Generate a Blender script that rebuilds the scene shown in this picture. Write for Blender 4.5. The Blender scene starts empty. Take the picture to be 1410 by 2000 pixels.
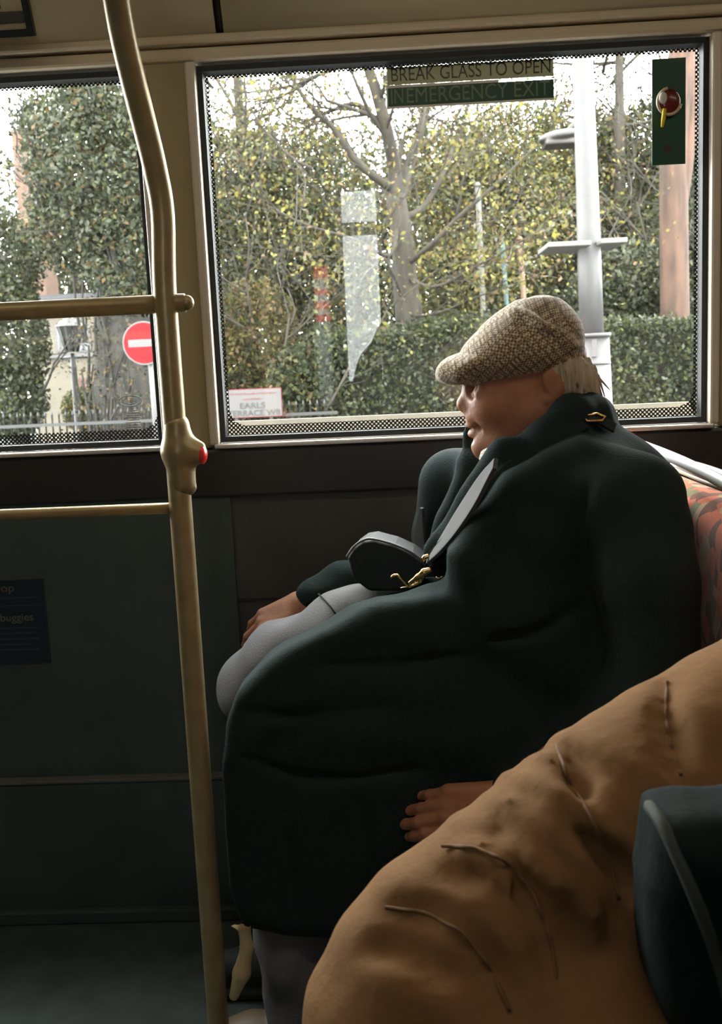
import bpy, bmesh, math, random
import numpy as np
from mathutils import Vector, Matrix, noise as mnoise

random.seed(7)
RNG = np.random.default_rng(7)
SC = bpy.context.scene
COL = SC.collection
PI = math.pi

# ------------------------------------------------------------------ camera
FPX, CZ = 1900.0, 1.18
CAM_R = (Matrix.Rotation(math.radians(2.25), 3, 'Z') @ Matrix.Rotation(math.radians(90 - 8.5), 3, 'X')
         @ Matrix.Rotation(math.radians(-2.6), 3, 'Z'))
cam_d = bpy.data.cameras.new('camera')
cam_d.sensor_fit = 'VERTICAL'
cam_d.sensor_height = 36.0
cam_d.lens = 36.0 * FPX / 2000.0
cam_d.clip_start = 0.02
cam_d.clip_end = 300
cam_d.dof.use_dof = True
cam_d.dof.focus_distance = 1.68
cam_d.dof.aperture_fstop = 11.0
cam = bpy.data.objects.new('camera', cam_d)
cam.matrix_world = Matrix.Translation((0, 0, CZ)) @ CAM_R.to_4x4()
COL.objects.link(cam)
SC.camera = cam

# ------------------------------------------------------------------ overcast sky, exposure
SC.view_settings.view_transform = 'Standard'
SC.view_settings.look = 'None'
SC.view_settings.gamma = 1.0
SC.view_settings.exposure = 0.0
SC.view_settings.use_curve_mapping = False
world = bpy.data.worlds.new('overcast_sky')
SC.world = world
world.use_nodes = True
wn = world.node_tree.nodes
wn['Background'].inputs['Color'].default_value = (0.97, 0.985, 1.0, 1)
wn['Background'].inputs['Strength'].default_value = 24.0
SC.cycles.max_bounces = 8
SC.cycles.transparent_max_bounces = 16
SC.cycles.caustics_reflective = False
SC.cycles.caustics_refractive = False
SC.cycles.sample_clamp_indirect = 4.0
LAMP_STRENGTH = 7.5          # warm ceiling strips, unseen, added to lift the cabin light

# ------------------------------------------------------------------ helpers
def at(px, py, Y):
    """World point seen at photo pixel (px, py) at depth Y."""
    d = CAM_R @ Vector(((px - 705) / FPX, -(py - 1000) / FPX, -1.0))
    p = d * (Y / d.y)
    return Vector((p.x, Y, p.z + CZ))

def ppm(Y):
    return FPX / Y

def link(o, parent=None):
    COL.objects.link(o)
    if parent is not None:
        o.parent = parent
        o.matrix_parent_inverse = parent_inv(parent)
    return o

def parent_inv(p):
    m = Matrix.Identity(4)
    q = p
    while q is not None:
        m = Matrix.LocRotScale(q.location, q.rotation_euler, q.scale) if False else m
        q = q.parent
    return world_of(p).inverted()

def world_of(o):
    m = Matrix.LocRotScale(o.location, o.rotation_euler, o.scale)
    if o.parent is not None:
        m = world_of(o.parent) @ o.matrix_parent_inverse @ m
    return m

def tag(o, label=None, cat=None, group=None, kind=None):
    if label: o['label'] = label
    if cat: o['category'] = cat
    if group: o['group'] = group
    if kind: o['kind'] = kind
    return o

def thing(name, label, cat, loc=(0, 0, 0), group=None, kind=None):
    o = bpy.data.objects.new(name, None)
    o.empty_display_size = 0.1
    o.location = loc
    COL.objects.link(o)
    return tag(o, label, cat, group, kind)

def struct(name, label=None, loc=(0, 0, 0)):
    o = bpy.data.objects.new(name, None)
    o.empty_display_size = 0.1
    o.location = loc
    COL.objects.link(o)
    return tag(o, label, None, None, 'structure')

def mesh_obj(name, verts, faces, m, parent=None, smooth=False):
    me = bpy.data.meshes.new(name)
    if isinstance(verts, np.ndarray):
        verts = verts.tolist()
    if isinstance(faces, np.ndarray):
        faces = faces.tolist()
    me.from_pydata(verts, [], faces)
    if m is not None:
        me.materials.append(m)
    if smooth:
        me.polygons.foreach_set('use_smooth', np.ones(len(me.polygons), bool))
    me.update()
    o = bpy.data.objects.new(name, me)
    return link(o, parent)

def bm_obj(name, bm, m, parent=None, smooth=False):
    me = bpy.data.meshes.new(name)
    bm.normal_update()
    bm.to_mesh(me)
    bm.free()
    if m is not None:
        me.materials.append(m)
    if smooth:
        me.polygons.foreach_set('use_smooth', np.ones(len(me.polygons), bool))
    o = bpy.data.objects.new(name, me)
    return link(o, parent)

def add_box(bm, x0, x1, y0, y1, z0, z1, bev=0.0, seg=2):
    r = bmesh.ops.create_cube(bm, size=1.0)
    vs = r['verts']
    for v in vs:
        v.co = Vector((x0 + (v.co.x + .5) * (x1 - x0), y0 + (v.co.y + .5) * (y1 - y0), z0 + (v.co.z + .5) * (z1 - z0)))
    if bev > 0:
        es = list({e for v in vs for e in v.link_edges})
        bmesh.ops.bevel(bm, geom=es, offset=bev, segments=seg, affect='EDGES', profile=0.5)
    return bm

def box(name, x0, x1, y0, y1, z0, z1, m, parent=None, bev=0.0, smooth=False):
    bm = bmesh.new()
    add_box(bm, x0, x1, y0, y1, z0, z1, bev)
    return bm_obj(name, bm, m, parent, smooth)

def tube_geo(pts, rad, seg=14, caps=True, flat=None):
    """Tube along points; rad number or list; flat=(width scale, thickness scale) for ribbons with up hint."""
    pts = [Vector(p) for p in pts]
    n = len(pts)
    rads = rad if isinstance(rad, (list, tuple)) else [rad] * n
    vs, fs = [], []
    up = None
    for i, p in enumerate(pts):
        t = (pts[min(i + 1, n - 1)] - pts[max(i - 1, 0)]).normalized()
        if up is None:
            h = Vector((0, 0, 1)) if abs(t.z) < .9 else Vector((0, 1, 0))
            a = t.cross(h).normalized()
        else:
            a = (up - t * up.dot(t)).normalized()
        up = a
        b = t.cross(a)
        for k in range(seg):
            an = 2 * PI * k / seg
            vs.append(p + (a * math.cos(an) + b * math.sin(an)) * rads[i])
    for i in range(n - 1):
        for k in range(seg):
            k2 = (k + 1) % seg
            fs.append((i * seg + k, i * seg + k2, (i + 1) * seg + k2, (i + 1) * seg + k))
    if caps:
        fs.append(tuple(range(seg - 1, -1, -1)))
        fs.append(tuple((n - 1) * seg + k for k in range(seg)))
    return vs, fs

def tube(name, pts, rad, m, parent=None, seg=14):
    v, f = tube_geo(pts, rad, seg)
    return mesh_obj(name, [tuple(x) for x in v], f, m, parent, True)

def spline(pts, n=8):
    """Catmull-Rom through points."""
    P = [Vector(p) for p in pts]
    P = [P[0] * 2 - P[1]] + P + [P[-1] * 2 - P[-2]]
    out = []
    for i in range(1, len(P) - 2):
        for k in range(n):
            t = k / n
            a, b, c, d = P[i - 1], P[i], P[i + 1], P[i + 2]
            out.append(0.5 * ((2 * b) + (c - a) * t + (2 * a - 5 * b + 4 * c - d) * t * t + (3 * b - a - 3 * c + d) * t ** 3))
    out.append(P[-2])
    return out

def ribbon(name, pts, normals, width, thick, m, parent=None, n=8):
    """Flat strap following pts, with face normals given per control point."""
    ps = spline(pts, n)
    ns = spline(normals, n)
    ws = width if isinstance(width, (list, tuple)) else [width] * len(pts)
    wv = [w.x for w in spline([(w, 0, 0) for w in ws], n)]
    vs, fs = [], []
    for i, p in enumerate(ps):
        t = (ps[min(i + 1, len(ps) - 1)] - ps[max(i - 1, 0)]).normalized()
        nn = (ns[i] - t * ns[i].dot(t)).normalized()
        s = t.cross(nn)
        w = wv[i] / 2
        for a, b in ((-1, 1), (-.85, 1.15), (.85, 1.15), (1, 1), (1, -1), (-1, -1)):
            vs.append(tuple(p + s * (a * w) + nn * (b * thick / 2)))
    L = 6
    for i in range(len(ps) - 1):
        for k in range(L):
            k2 = (k + 1) % L
            fs.append((i * L + k, (i + 1) * L + k, (i + 1) * L + k2, i * L + k2))
    fs.append(tuple(range(L)))
    fs.append(tuple((len(ps) - 1) * L + k for k in range(L - 1, -1, -1)))
    o = mesh_obj(name, vs, fs, m, parent, False)
    return o

def text_mesh(name, s, size, loc, m, parent, align='LEFT', rot=0.0, sx=1.0, thick=0.0004, bold=0.0):
    cu = bpy.data.curves.new(name, 'FONT')
    cu.body = s
    cu.size = size
    cu.align_x = align
    cu.align_y = 'CENTER'
    cu.extrude = thick
    cu.offset = bold
    o = bpy.data.objects.new(name, cu)
    COL.objects.link(o)
    bpy.context.view_layer.update()
    dg = bpy.context.evaluated_depsgraph_get()
    me = bpy.data.meshes.new_from_object(o.evaluated_get(dg))
    bpy.data.objects.remove(o)
    bpy.data.curves.remove(cu)
    me.transform(Matrix.Translation(loc) @ Matrix.Rotation(rot, 4, 'Y') @ Matrix.Rotation(PI / 2, 4, 'X') @ Matrix.Diagonal((sx, 1, 1, 1)))
    me.materials.clear()
    me.materials.append(m)
    o = bpy.data.objects.new(name, me)
    return link(o, parent)

# ------------------------------------------------------------------ materials
def mat(name, col, rough=0.6, metal=0.0, spec=0.5, var=0.0, vscale=8.0, bump=0.0, bscale=60.0, sheen=0.0, col2=None,
        coat=0.0, stretch=None, translucent=0.0, emit=None, estr=0.0):
    m = bpy.data.materials.new(name)
    m.use_nodes = True
    nt = m.node_tree
    N, L = nt.nodes, nt.links
    b = N['Principled BSDF']
    b.inputs['Base Color'].default_value = (*col, 1)
    b.inputs['Roughness'].default_value = rough
    b.inputs['Metallic'].default_value = metal
    b.inputs['Specular IOR Level'].default_value = spec
    if sheen:
        b.inputs['Sheen Weight'].default_value = sheen
        b.inputs['Sheen Roughness'].default_value = 0.4
    if coat:
        b.inputs['Coat Weight'].default_value = coat
    if emit:
        b.inputs['Emission Color'].default_value = (*emit, 1)
        b.inputs['Emission Strength'].default_value = estr
    if var or bump:
        tc = N.new('ShaderNodeTexCoord')
        mp = N.new('ShaderNodeMapping')
        L.new(tc.outputs['Object'], mp.inputs['Vector'])
        if stretch:
            mp.inputs['Scale'].default_value = stretch
    if var:
        nz = N.new('ShaderNodeTexNoise')
        nz.inputs['Scale'].default_value = vscale
        nz.inputs['Detail'].default_value = 5
        L.new(mp.outputs[0], nz.inputs['Vector'])
        mx = N.new('ShaderNodeMix')
        mx.data_type = 'RGBA'
        c2 = col2 or tuple(c * (1 - var) for c in col)
        mx.inputs[6].default_value = (*[min(1, c * (1 + var * .5)) for c in col], 1) if col2 is None else (*col, 1)
        mx.inputs[7].default_value = (*c2, 1)
        rp = N.new('ShaderNodeMapRange')
        rp.inputs[1].default_value = 0.35
        rp.inputs[2].default_value = 0.65
        L.new(nz.outputs['Fac'], rp.inputs[0])
        L.new(rp.outputs[0], mx.inputs[0])
        L.new(mx.outputs[2], b.inputs['Base Color'])
    if bump:
        nb = N.new('ShaderNodeTexNoise')
        nb.inputs['Scale'].default_value = bscale
        nb.inputs['Detail'].default_value = 4
        L.new(mp.outputs[0], nb.inputs['Vector'])
        bp = N.new('ShaderNodeBump')
        bp.inputs['Strength'].default_value = bump
        bp.inputs['Distance'].default_value = 0.01
        L.new(nb.outputs['Fac'], bp.inputs['Height'])
        L.new(bp.outputs[0], b.inputs['Normal'])
    return m

def leaf_mat(name):
    m = bpy.data.materials.new(name)
    m.use_nodes = True
    nt = m.node_tree
    N, L = nt.nodes, nt.links
    b = N['Principled BSDF']
    a = N.new('ShaderNodeAttribute')
    a.attribute_name = 'leafcol'
    L.new(a.outputs['Color'], b.inputs['Base Color'])
    b.inputs['Roughness'].default_value = 0.6
    b.inputs['Specular IOR Level'].default_value = 0.2
    t = N.new('ShaderNodeBsdfTranslucent')
    L.new(a.outputs['Color'], t.inputs['Color'])
    mx = N.new('ShaderNodeMixShader')
    mx.inputs[0].default_value = 0.3
    L.new(b.outputs[0], mx.inputs[1])
    L.new(t.outputs[0], mx.inputs[2])
    L.new(mx.outputs[0], N['Material Output'].inputs['Surface'])
    return m

def glass_mat(name, refl=1.0, tint=(0.95, 0.96, 0.94), veil=0.0014):
    m = bpy.data.materials.new(name)
    m.use_nodes = True
    nt = m.node_tree
    N, L = nt.nodes, nt.links
    N.remove(N['Principled BSDF'])
    tr = N.new('ShaderNodeBsdfTransparent')
    tr.inputs['Color'].default_value = (*tint, 1)
    gl = N.new('ShaderNodeBsdfGlossy')
    gl.inputs['Roughness'].default_value = 0.0
    # Schlick reflectance, the same for both faces of the sheet
    ge = N.new('ShaderNodeNewGeometry')
    dt = N.new('ShaderNodeVectorMath'); dt.operation = 'DOT_PRODUCT'
    L.new(ge.outputs['Normal'], dt.inputs[0]); L.new(ge.outputs['Incoming'], dt.inputs[1])
    ab = N.new('ShaderNodeMath'); ab.operation = 'ABSOLUTE'; L.new(dt.outputs['Value'], ab.inputs[0])
    om = N.new('ShaderNodeMath'); om.operation = 'SUBTRACT'; om.inputs[0].default_value = 1.0; L.new(ab.outputs[0], om.inputs[1])
    pw = N.new('ShaderNodeMath'); pw.operation = 'POWER'; pw.inputs[1].default_value = 5.0; L.new(om.outputs[0], pw.inputs[0])
    ma = N.new('ShaderNodeMath'); ma.operation = 'MULTIPLY_ADD'; ma.inputs[1].default_value = 0.957; ma.inputs[2].default_value = 0.043
    L.new(pw.outputs[0], ma.inputs[0])
    mu = N.new('ShaderNodeMath'); mu.operation = 'MULTIPLY'; mu.inputs[1].default_value = refl; mu.use_clamp = True
    L.new(ma.outputs[0], mu.inputs[0])
    mx = N.new('ShaderNodeMixShader')
    L.new(mu.outputs[0], mx.inputs[0])
    L.new(tr.outputs[0], mx.inputs[1])
    L.new(gl.outputs[0], mx.inputs[2])
    # haze over the view, put in as a dusty film scattering daylight
    du = N.new('ShaderNodeBsdfTranslucent'); du.inputs['Color'].default_value = (0.80, 0.74, 0.62, 1)
    m2 = N.new('ShaderNodeMixShader'); m2.inputs[0].default_value = veil
    L.new(mx.outputs[0], m2.inputs[1]); L.new(du.outputs[0], m2.inputs[2])
    L.new(m2.outputs[0], N['Material Output'].inputs['Surface'])
    return m

def frit_mat(name, pitch=0.0085, r=0.34, grad=None):
    """Black ceramic dots printed on glass: holes between the dots let daylight through."""
    m = bpy.data.materials.new(name)
    m.use_nodes = True
    nt = m.node_tree
    N, L = nt.nodes, nt.links
    b = N['Principled BSDF']
    b.inputs['Base Color'].default_value = (0.012, 0.012, 0.011, 1)
    b.inputs['Roughness'].default_value = 0.5
    tc = N.new('ShaderNodeTexCoord')
    mp = N.new('ShaderNodeMapping')
    mp.inputs['Rotation'].default_value = (0, math.radians(45), 0)
    mp.inputs['Scale'].default_value = (1 / pitch, 0, 1 / pitch)
    L.new(tc.outputs['Object'], mp.inputs['Vector'])
    fr = N.new('ShaderNodeVectorMath'); fr.operation = 'FRACTION'
    L.new(mp.outputs[0], fr.inputs[0])
    sb = N.new('ShaderNodeVectorMath'); sb.operation = 'SUBTRACT'; sb.inputs[1].default_value = (.5, 0, .5)
    L.new(fr.outputs[0], sb.inputs[0])
    ln = N.new('ShaderNodeVectorMath'); ln.operation = 'LENGTH'
    L.new(sb.outputs[0], ln.inputs[0])
    gt = N.new('ShaderNodeMath'); gt.operation = 'LESS_THAN'; gt.inputs[1].default_value = r
    L.new(ln.outputs['Value'], gt.inputs[0])
    tr = N.new('ShaderNodeBsdfTransparent')
    mx = N.new('ShaderNodeMixShader')
    L.new(gt.outputs[0], mx.inputs[0])
    L.new(b.outputs[0], mx.inputs[1])
    L.new(tr.outputs[0], mx.inputs[2])
    L.new(mx.outputs[0], N['Material Output'].inputs['Surface'])
    return m

def tweed_mat():
    m = bpy.data.materials.new('tweed_check')
    m.use_nodes = True
    nt = m.node_tree
    N, L = nt.nodes, nt.links
    b = N['Principled BSDF']
    b.inputs['Roughness'].default_value = 0.9
    b.inputs['Specular IOR Level'].default_value = 0.15
    b.inputs['Sheen Weight'].default_value = 0.25
    tc = N.new('ShaderNodeTexCoord')
    mp = N.new('ShaderNodeMapping')
    mp.inputs['Rotation'].default_value = (0.3, math.radians(30), 0.5)
    L.new(tc.outputs['Object'], mp.inputs['Vector'])
    ch = N.new('ShaderNodeTexChecker'); ch.inputs['Scale'].default_value = 270
    ch.inputs['Color1'].default_value = (0.66, 0.53, 0.38, 1)
    ch.inputs['Color2'].default_value = (0.21, 0.15, 0.09, 1)
    L.new(mp.outputs[0], ch.inputs['Vector'])
    w1 = N.new('ShaderNodeTexWave'); w1.bands_direction = 'X'; w1.inputs['Scale'].default_value = 26; w1.inputs['Distortion'].default_value = 0.4
    w2 = N.new('ShaderNodeTexWave'); w2.bands_direction = 'Z'; w2.inputs['Scale'].default_value = 26; w2.inputs['Distortion'].default_value = 0.4
    L.new(mp.outputs[0], w1.inputs['Vector']); L.new(mp.outputs[0], w2.inputs['Vector'])
    mxm = N.new('ShaderNodeMath'); mxm.operation = 'MAXIMUM'
    L.new(w1.outputs['Fac'], mxm.inputs[0]); L.new(w2.outputs['Fac'], mxm.inputs[1])
    rp = N.new('ShaderNodeMapRange'); rp.inputs[1].default_value = .80; rp.inputs[2].default_value = .95
    rp.inputs[4].default_value = 0.55
    L.new(mxm.outputs[0], rp.inputs[0])
    mx = N.new('ShaderNodeMix'); mx.data_type = 'RGBA'
    mx.inputs[7].default_value = (0.05, 0.035, 0.022, 1)
    L.new(ch.outputs['Color'], mx.inputs[6]); L.new(rp.outputs[0], mx.inputs[0])
    L.new(mx.outputs[2], b.inputs['Base Color'])
    nb = N.new('ShaderNodeTexNoise'); nb.inputs['Scale'].default_value = 500
    L.new(tc.outputs['Object'], nb.inputs['Vector'])
    bp = N.new('ShaderNodeBump'); bp.inputs['Strength'].default_value = 0.3; bp.inputs['Distance'].default_value = 0.003
    L.new(nb.outputs['Fac'], bp.inputs['Height']); L.new(bp.outputs[0], b.inputs['Normal'])
    return m

def moquette_mat():
    m = bpy.data.materials.new('moquette')
    m.use_nodes = True
    nt = m.node_tree
    N, L = nt.nodes, nt.links
    b = N['Principled BSDF']
    b.inputs['Roughness'].default_value = 0.95
    b.inputs['Specular IOR Level'].default_value = 0.1
    b.inputs['Sheen Weight'].default_value = 0.3
    tc = N.new('ShaderNodeTexCoord')
    mp = N.new('ShaderNodeMapping')
    mp.inputs['Rotation'].default_value = (math.radians(28), 0, 0)
    mp.inputs['Scale'].default_value = (1, 1, .62)
    L.new(tc.outputs['Object'], mp.inputs['Vector'])
    v = N.new('ShaderNodeTexVoronoi'); v.inputs['Scale'].default_value = 40
    L.new(mp.outputs[0], v.inputs['Vector'])
    cr = N.new('ShaderNodeValToRGB')
    cr.color_ramp.interpolation = 'CONSTANT'
    e = cr.color_ramp.elements
    e[0].position = 0; e[0].color = (0.62, 0.14, 0.055, 1)
    e[1].position = .38; e[1].color = (0.20, 0.19, 0.07, 1)
    x = e.new(.56); x.color = (0.50, 0.30, 0.17, 1)
    x = e.new(.74); x.color = (0.16, 0.05, 0.03, 1)
    sp = N.new('ShaderNodeSeparateColor')
    L.new(v.outputs['Color'], sp.inputs[0])
    L.new(sp.outputs[0], cr.inputs[0])
    L.new(cr.outputs[0], b.inputs['Base Color'])
    nb = N.new('ShaderNodeTexNoise'); nb.inputs['Scale'].default_value = 400
    L.new(tc.outputs['Object'], nb.inputs['Vector'])
    bp = N.new('ShaderNodeBump'); bp.inputs['Strength'].default_value = 0.4; bp.inputs['Distance'].default_value = 0.003
    L.new(nb.outputs['Fac'], bp.inputs['Height']); L.new(bp.outputs[0], b.inputs['Normal'])
    return m

M = {
    'pole': mat('brass_tinted_pole', (0.37, 0.28, 0.14), 0.38, 0.4, 0.5, var=.15, vscale=30),
    'pillar': mat('olive_pillar', (0.40, 0.335, 0.185), 0.55, var=.08, vscale=3),
    'cove': mat('cream_cove_panel', (0.50, 0.435, 0.285), 0.55, var=.08, vscale=2),
    'trim': mat('cream_trim', (0.66, 0.55, 0.38), 0.45),
    'edge': mat('pale_window_edge', (0.72, 0.64, 0.52), 0.4),
    'gasket': mat('black_rubber', (0.010, 0.012, 0.011), 0.6),
    'burgundy': mat('burgundy_lining', (0.066, 0.062, 0.054), 0.5, var=.3, vscale=5),
    'sill': mat('black_sill', (0.024, 0.022, 0.022), 0.38),
    'chrome': mat('satin_sill_strip', (0.75, 0.70, 0.66), 0.3, 0.6),
    'floor': mat('dark_floor', (0.062, 0.084, 0.080), 0.55, var=.3, vscale=12),
    'lower': mat('dark_lower_panel', (0.058, 0.082, 0.074), 0.6, var=.2, vscale=5),
    'ceiling': mat('ceiling_cream', (0.45, 0.40, 0.32), 0.6),
    'wallnear': mat('near_wall_dark', (0.05, 0.035, 0.03), 0.6),
    'glass': glass_mat('window_glass', 1.1),
    'glass2': glass_mat('far_side_glass', 1.0, (.52, .53, .53), 0.0),
    'frit': frit_mat('dotted_frit', .0062, .33),
    'green': mat('sticker_green', (0.012, 0.075, 0.038), 0.4),
    'green_text': mat('sticker_green_text', (0.16, 0.24, 0.14), 0.4),
    'olive_text': mat('sticker_olive_text', (0.05, 0.055, 0.03), 0.4),
    'white': mat('sticker_white', (0.80, 0.78, 0.72), 0.4),
    'yellow': mat('yellow_tag', (0.75, 0.55, 0.03), 0.4),
    'redcap': mat('dark_red_cap', (0.16, 0.02, 0.018), 0.25, coat=.3),
    'red_button': mat('red_button', (0.80, 0.035, 0.02), 0.3, coat=.4),
    'blue': mat('notice_blue', (0.010, 0.022, 0.040), 0.45),
    'notice_ink': mat('notice_ink', (0.16, 0.155, 0.11), 0.5),
    'notice_ink2': mat('notice_ink_fine', (0.035, 0.055, 0.07), 0.5),
    'frame_black': mat('frame_black', (0.012, 0.015, 0.016), 0.4),
    'paper': mat('paper_card', (0.44, 0.37, 0.24), 0.7),
    'ink': mat('grey_ink', (0.06, 0.06, 0.045), 0.7),
    'skin': mat('skin', (0.38, 0.165, 0.092), 0.5, spec=.4, var=.18, vscale=25, bump=.12, bscale=140),
    'hair': mat('white_hair', (0.56, 0.47, 0.34), 0.6, var=.35, vscale=60, stretch=(1, 1, .15)),
    'beard': mat('white_stubble', (0.62, 0.58, 0.50), 0.8, var=.4, vscale=160),
    'coat': mat('black_wool', (0.019, 0.029, 0.028), 0.9, spec=.06, sheen=.03, bump=.25, bscale=300),
    'trouser': mat('charcoal_trouser', (0.140, 0.138, 0.142), 0.85, spec=.12, sheen=.05, bump=.2, bscale=300),
    'leather': mat('black_leather', (0.011, 0.017, 0.017), 0.75, bump=.2, bscale=120),
    'leather_edge': mat('grey_leather_edge', (0.13, 0.13, 0.125), 0.5),
    'gold': mat('gold_metal', (0.86, 0.58, 0.26), 0.2, 1.0),
    'sock': mat('beige_sock', (0.55, 0.43, 0.24), 0.9),
    'shoe': mat('dark_shoe', (0.022, 0.030, 0.032), 0.7),
    'shoe_tan': mat('brown_shoe', (0.16, 0.11, 0.06), 0.5),
    'tweed': tweed_mat(),
    'moquette': moquette_mat(),
    'seat_grey': mat('grey_seat_trim', (0.50, 0.49, 0.48), 0.4),
    'seat_dark': mat('dark_seat_shell', (0.03, 0.025, 0.022), 0.45),
    'tan': mat('tan_puffer_nylon', (0.205, 0.108, 0.046), 0.8, spec=.08, var=.12, vscale=14, bump=.22, bscale=60),
    'tan_thread': mat('dark_tan_stitching', (0.16, 0.083, 0.034), 0.85),
    'bag_black': mat('black_bag_fabric', (0.008, 0.015, 0.014), 0.8, spec=.12, bump=.15, bscale=90),
    'bag_piping': mat('pale_bag_piping', (0.038, 0.046, 0.034), 0.75),
    'lamp_diffuser': mat('lamp_diffuser', (0.9, 0.85, 0.75), 0.5, emit=(1.0, 0.86, 0.62), estr=LAMP_STRENGTH),
    'lamp_body': mat('lamp_body', (0.5, 0.46, 0.4), 0.5),
    'leaf': leaf_mat('leaf'),
    'bark': mat('bark', (0.0191, 0.0149, 0.0091), 0.9, var=.5, vscale=14, bump=.6, bscale=30, stretch=(1, 1, .3)),
    'bark_dark': mat('bark_dark', (0.0126, 0.0109, 0.0083), 0.9, var=.6, vscale=10, bump=.8, bscale=18, stretch=(1, 1, .2)),
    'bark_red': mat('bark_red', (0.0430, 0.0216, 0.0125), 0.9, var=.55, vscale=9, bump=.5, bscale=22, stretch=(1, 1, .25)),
    'twig': mat('twig', (0.0239, 0.0191, 0.0125), 0.9),
    'post_grey': mat('post_grey', (0.0317, 0.0302, 0.0302), 0.5, 0.0, var=.12, vscale=6),
    'post_pale': mat('post_pale', (0.0610, 0.0582, 0.0499), 0.6),
    'post_teal': mat('post_teal', (0.0173, 0.0416, 0.0416), 0.6),
    'post_orange': mat('post_orange', (0.0866, 0.0450, 0.0208), 0.6),
    'lamp_brown': mat('lamp_brown', (0.0095, 0.0081, 0.0063), 0.5),
    'sign_red': mat('sign_red', (0.0945, 0.0044, 0.0063), 0.7, spec=.1),
    'sign_white': mat('sign_white', (0.0386, 0.0354, 0.0354), 0.5),
    'sign_ink': mat('sign_ink', (0.0038, 0.0034, 0.0038), 0.6),
    'iron': mat('black_iron', (0.0055, 0.0059, 0.0059), 0.5),
    'render_wall': mat('cream_render', (0.0819, 0.0725, 0.0536), 0.8, var=.1, vscale=2),
    'house_glass': mat('dark_pane', (0.02, 0.025, 0.03), 0.1),
    'brick': mat('pink_brick', (0.0762, 0.0433, 0.0295), 0.9, var=.3, vscale=6),
    'roof': mat('slate_roof', (0.0173, 0.0173, 0.0191), 0.7),
    'ground': mat('verge_ground', (0.0173, 0.0191, 0.0104), 0.95, var=.4, vscale=3),
    'tarmac': mat('tarmac', (0.0173, 0.0173, 0.0173), 0.9, var=.2, vscale=8),
    'lantern_glass': mat('lantern_pane', (0.0693, 0.0728, 0.0693), 0.2),
}
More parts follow.
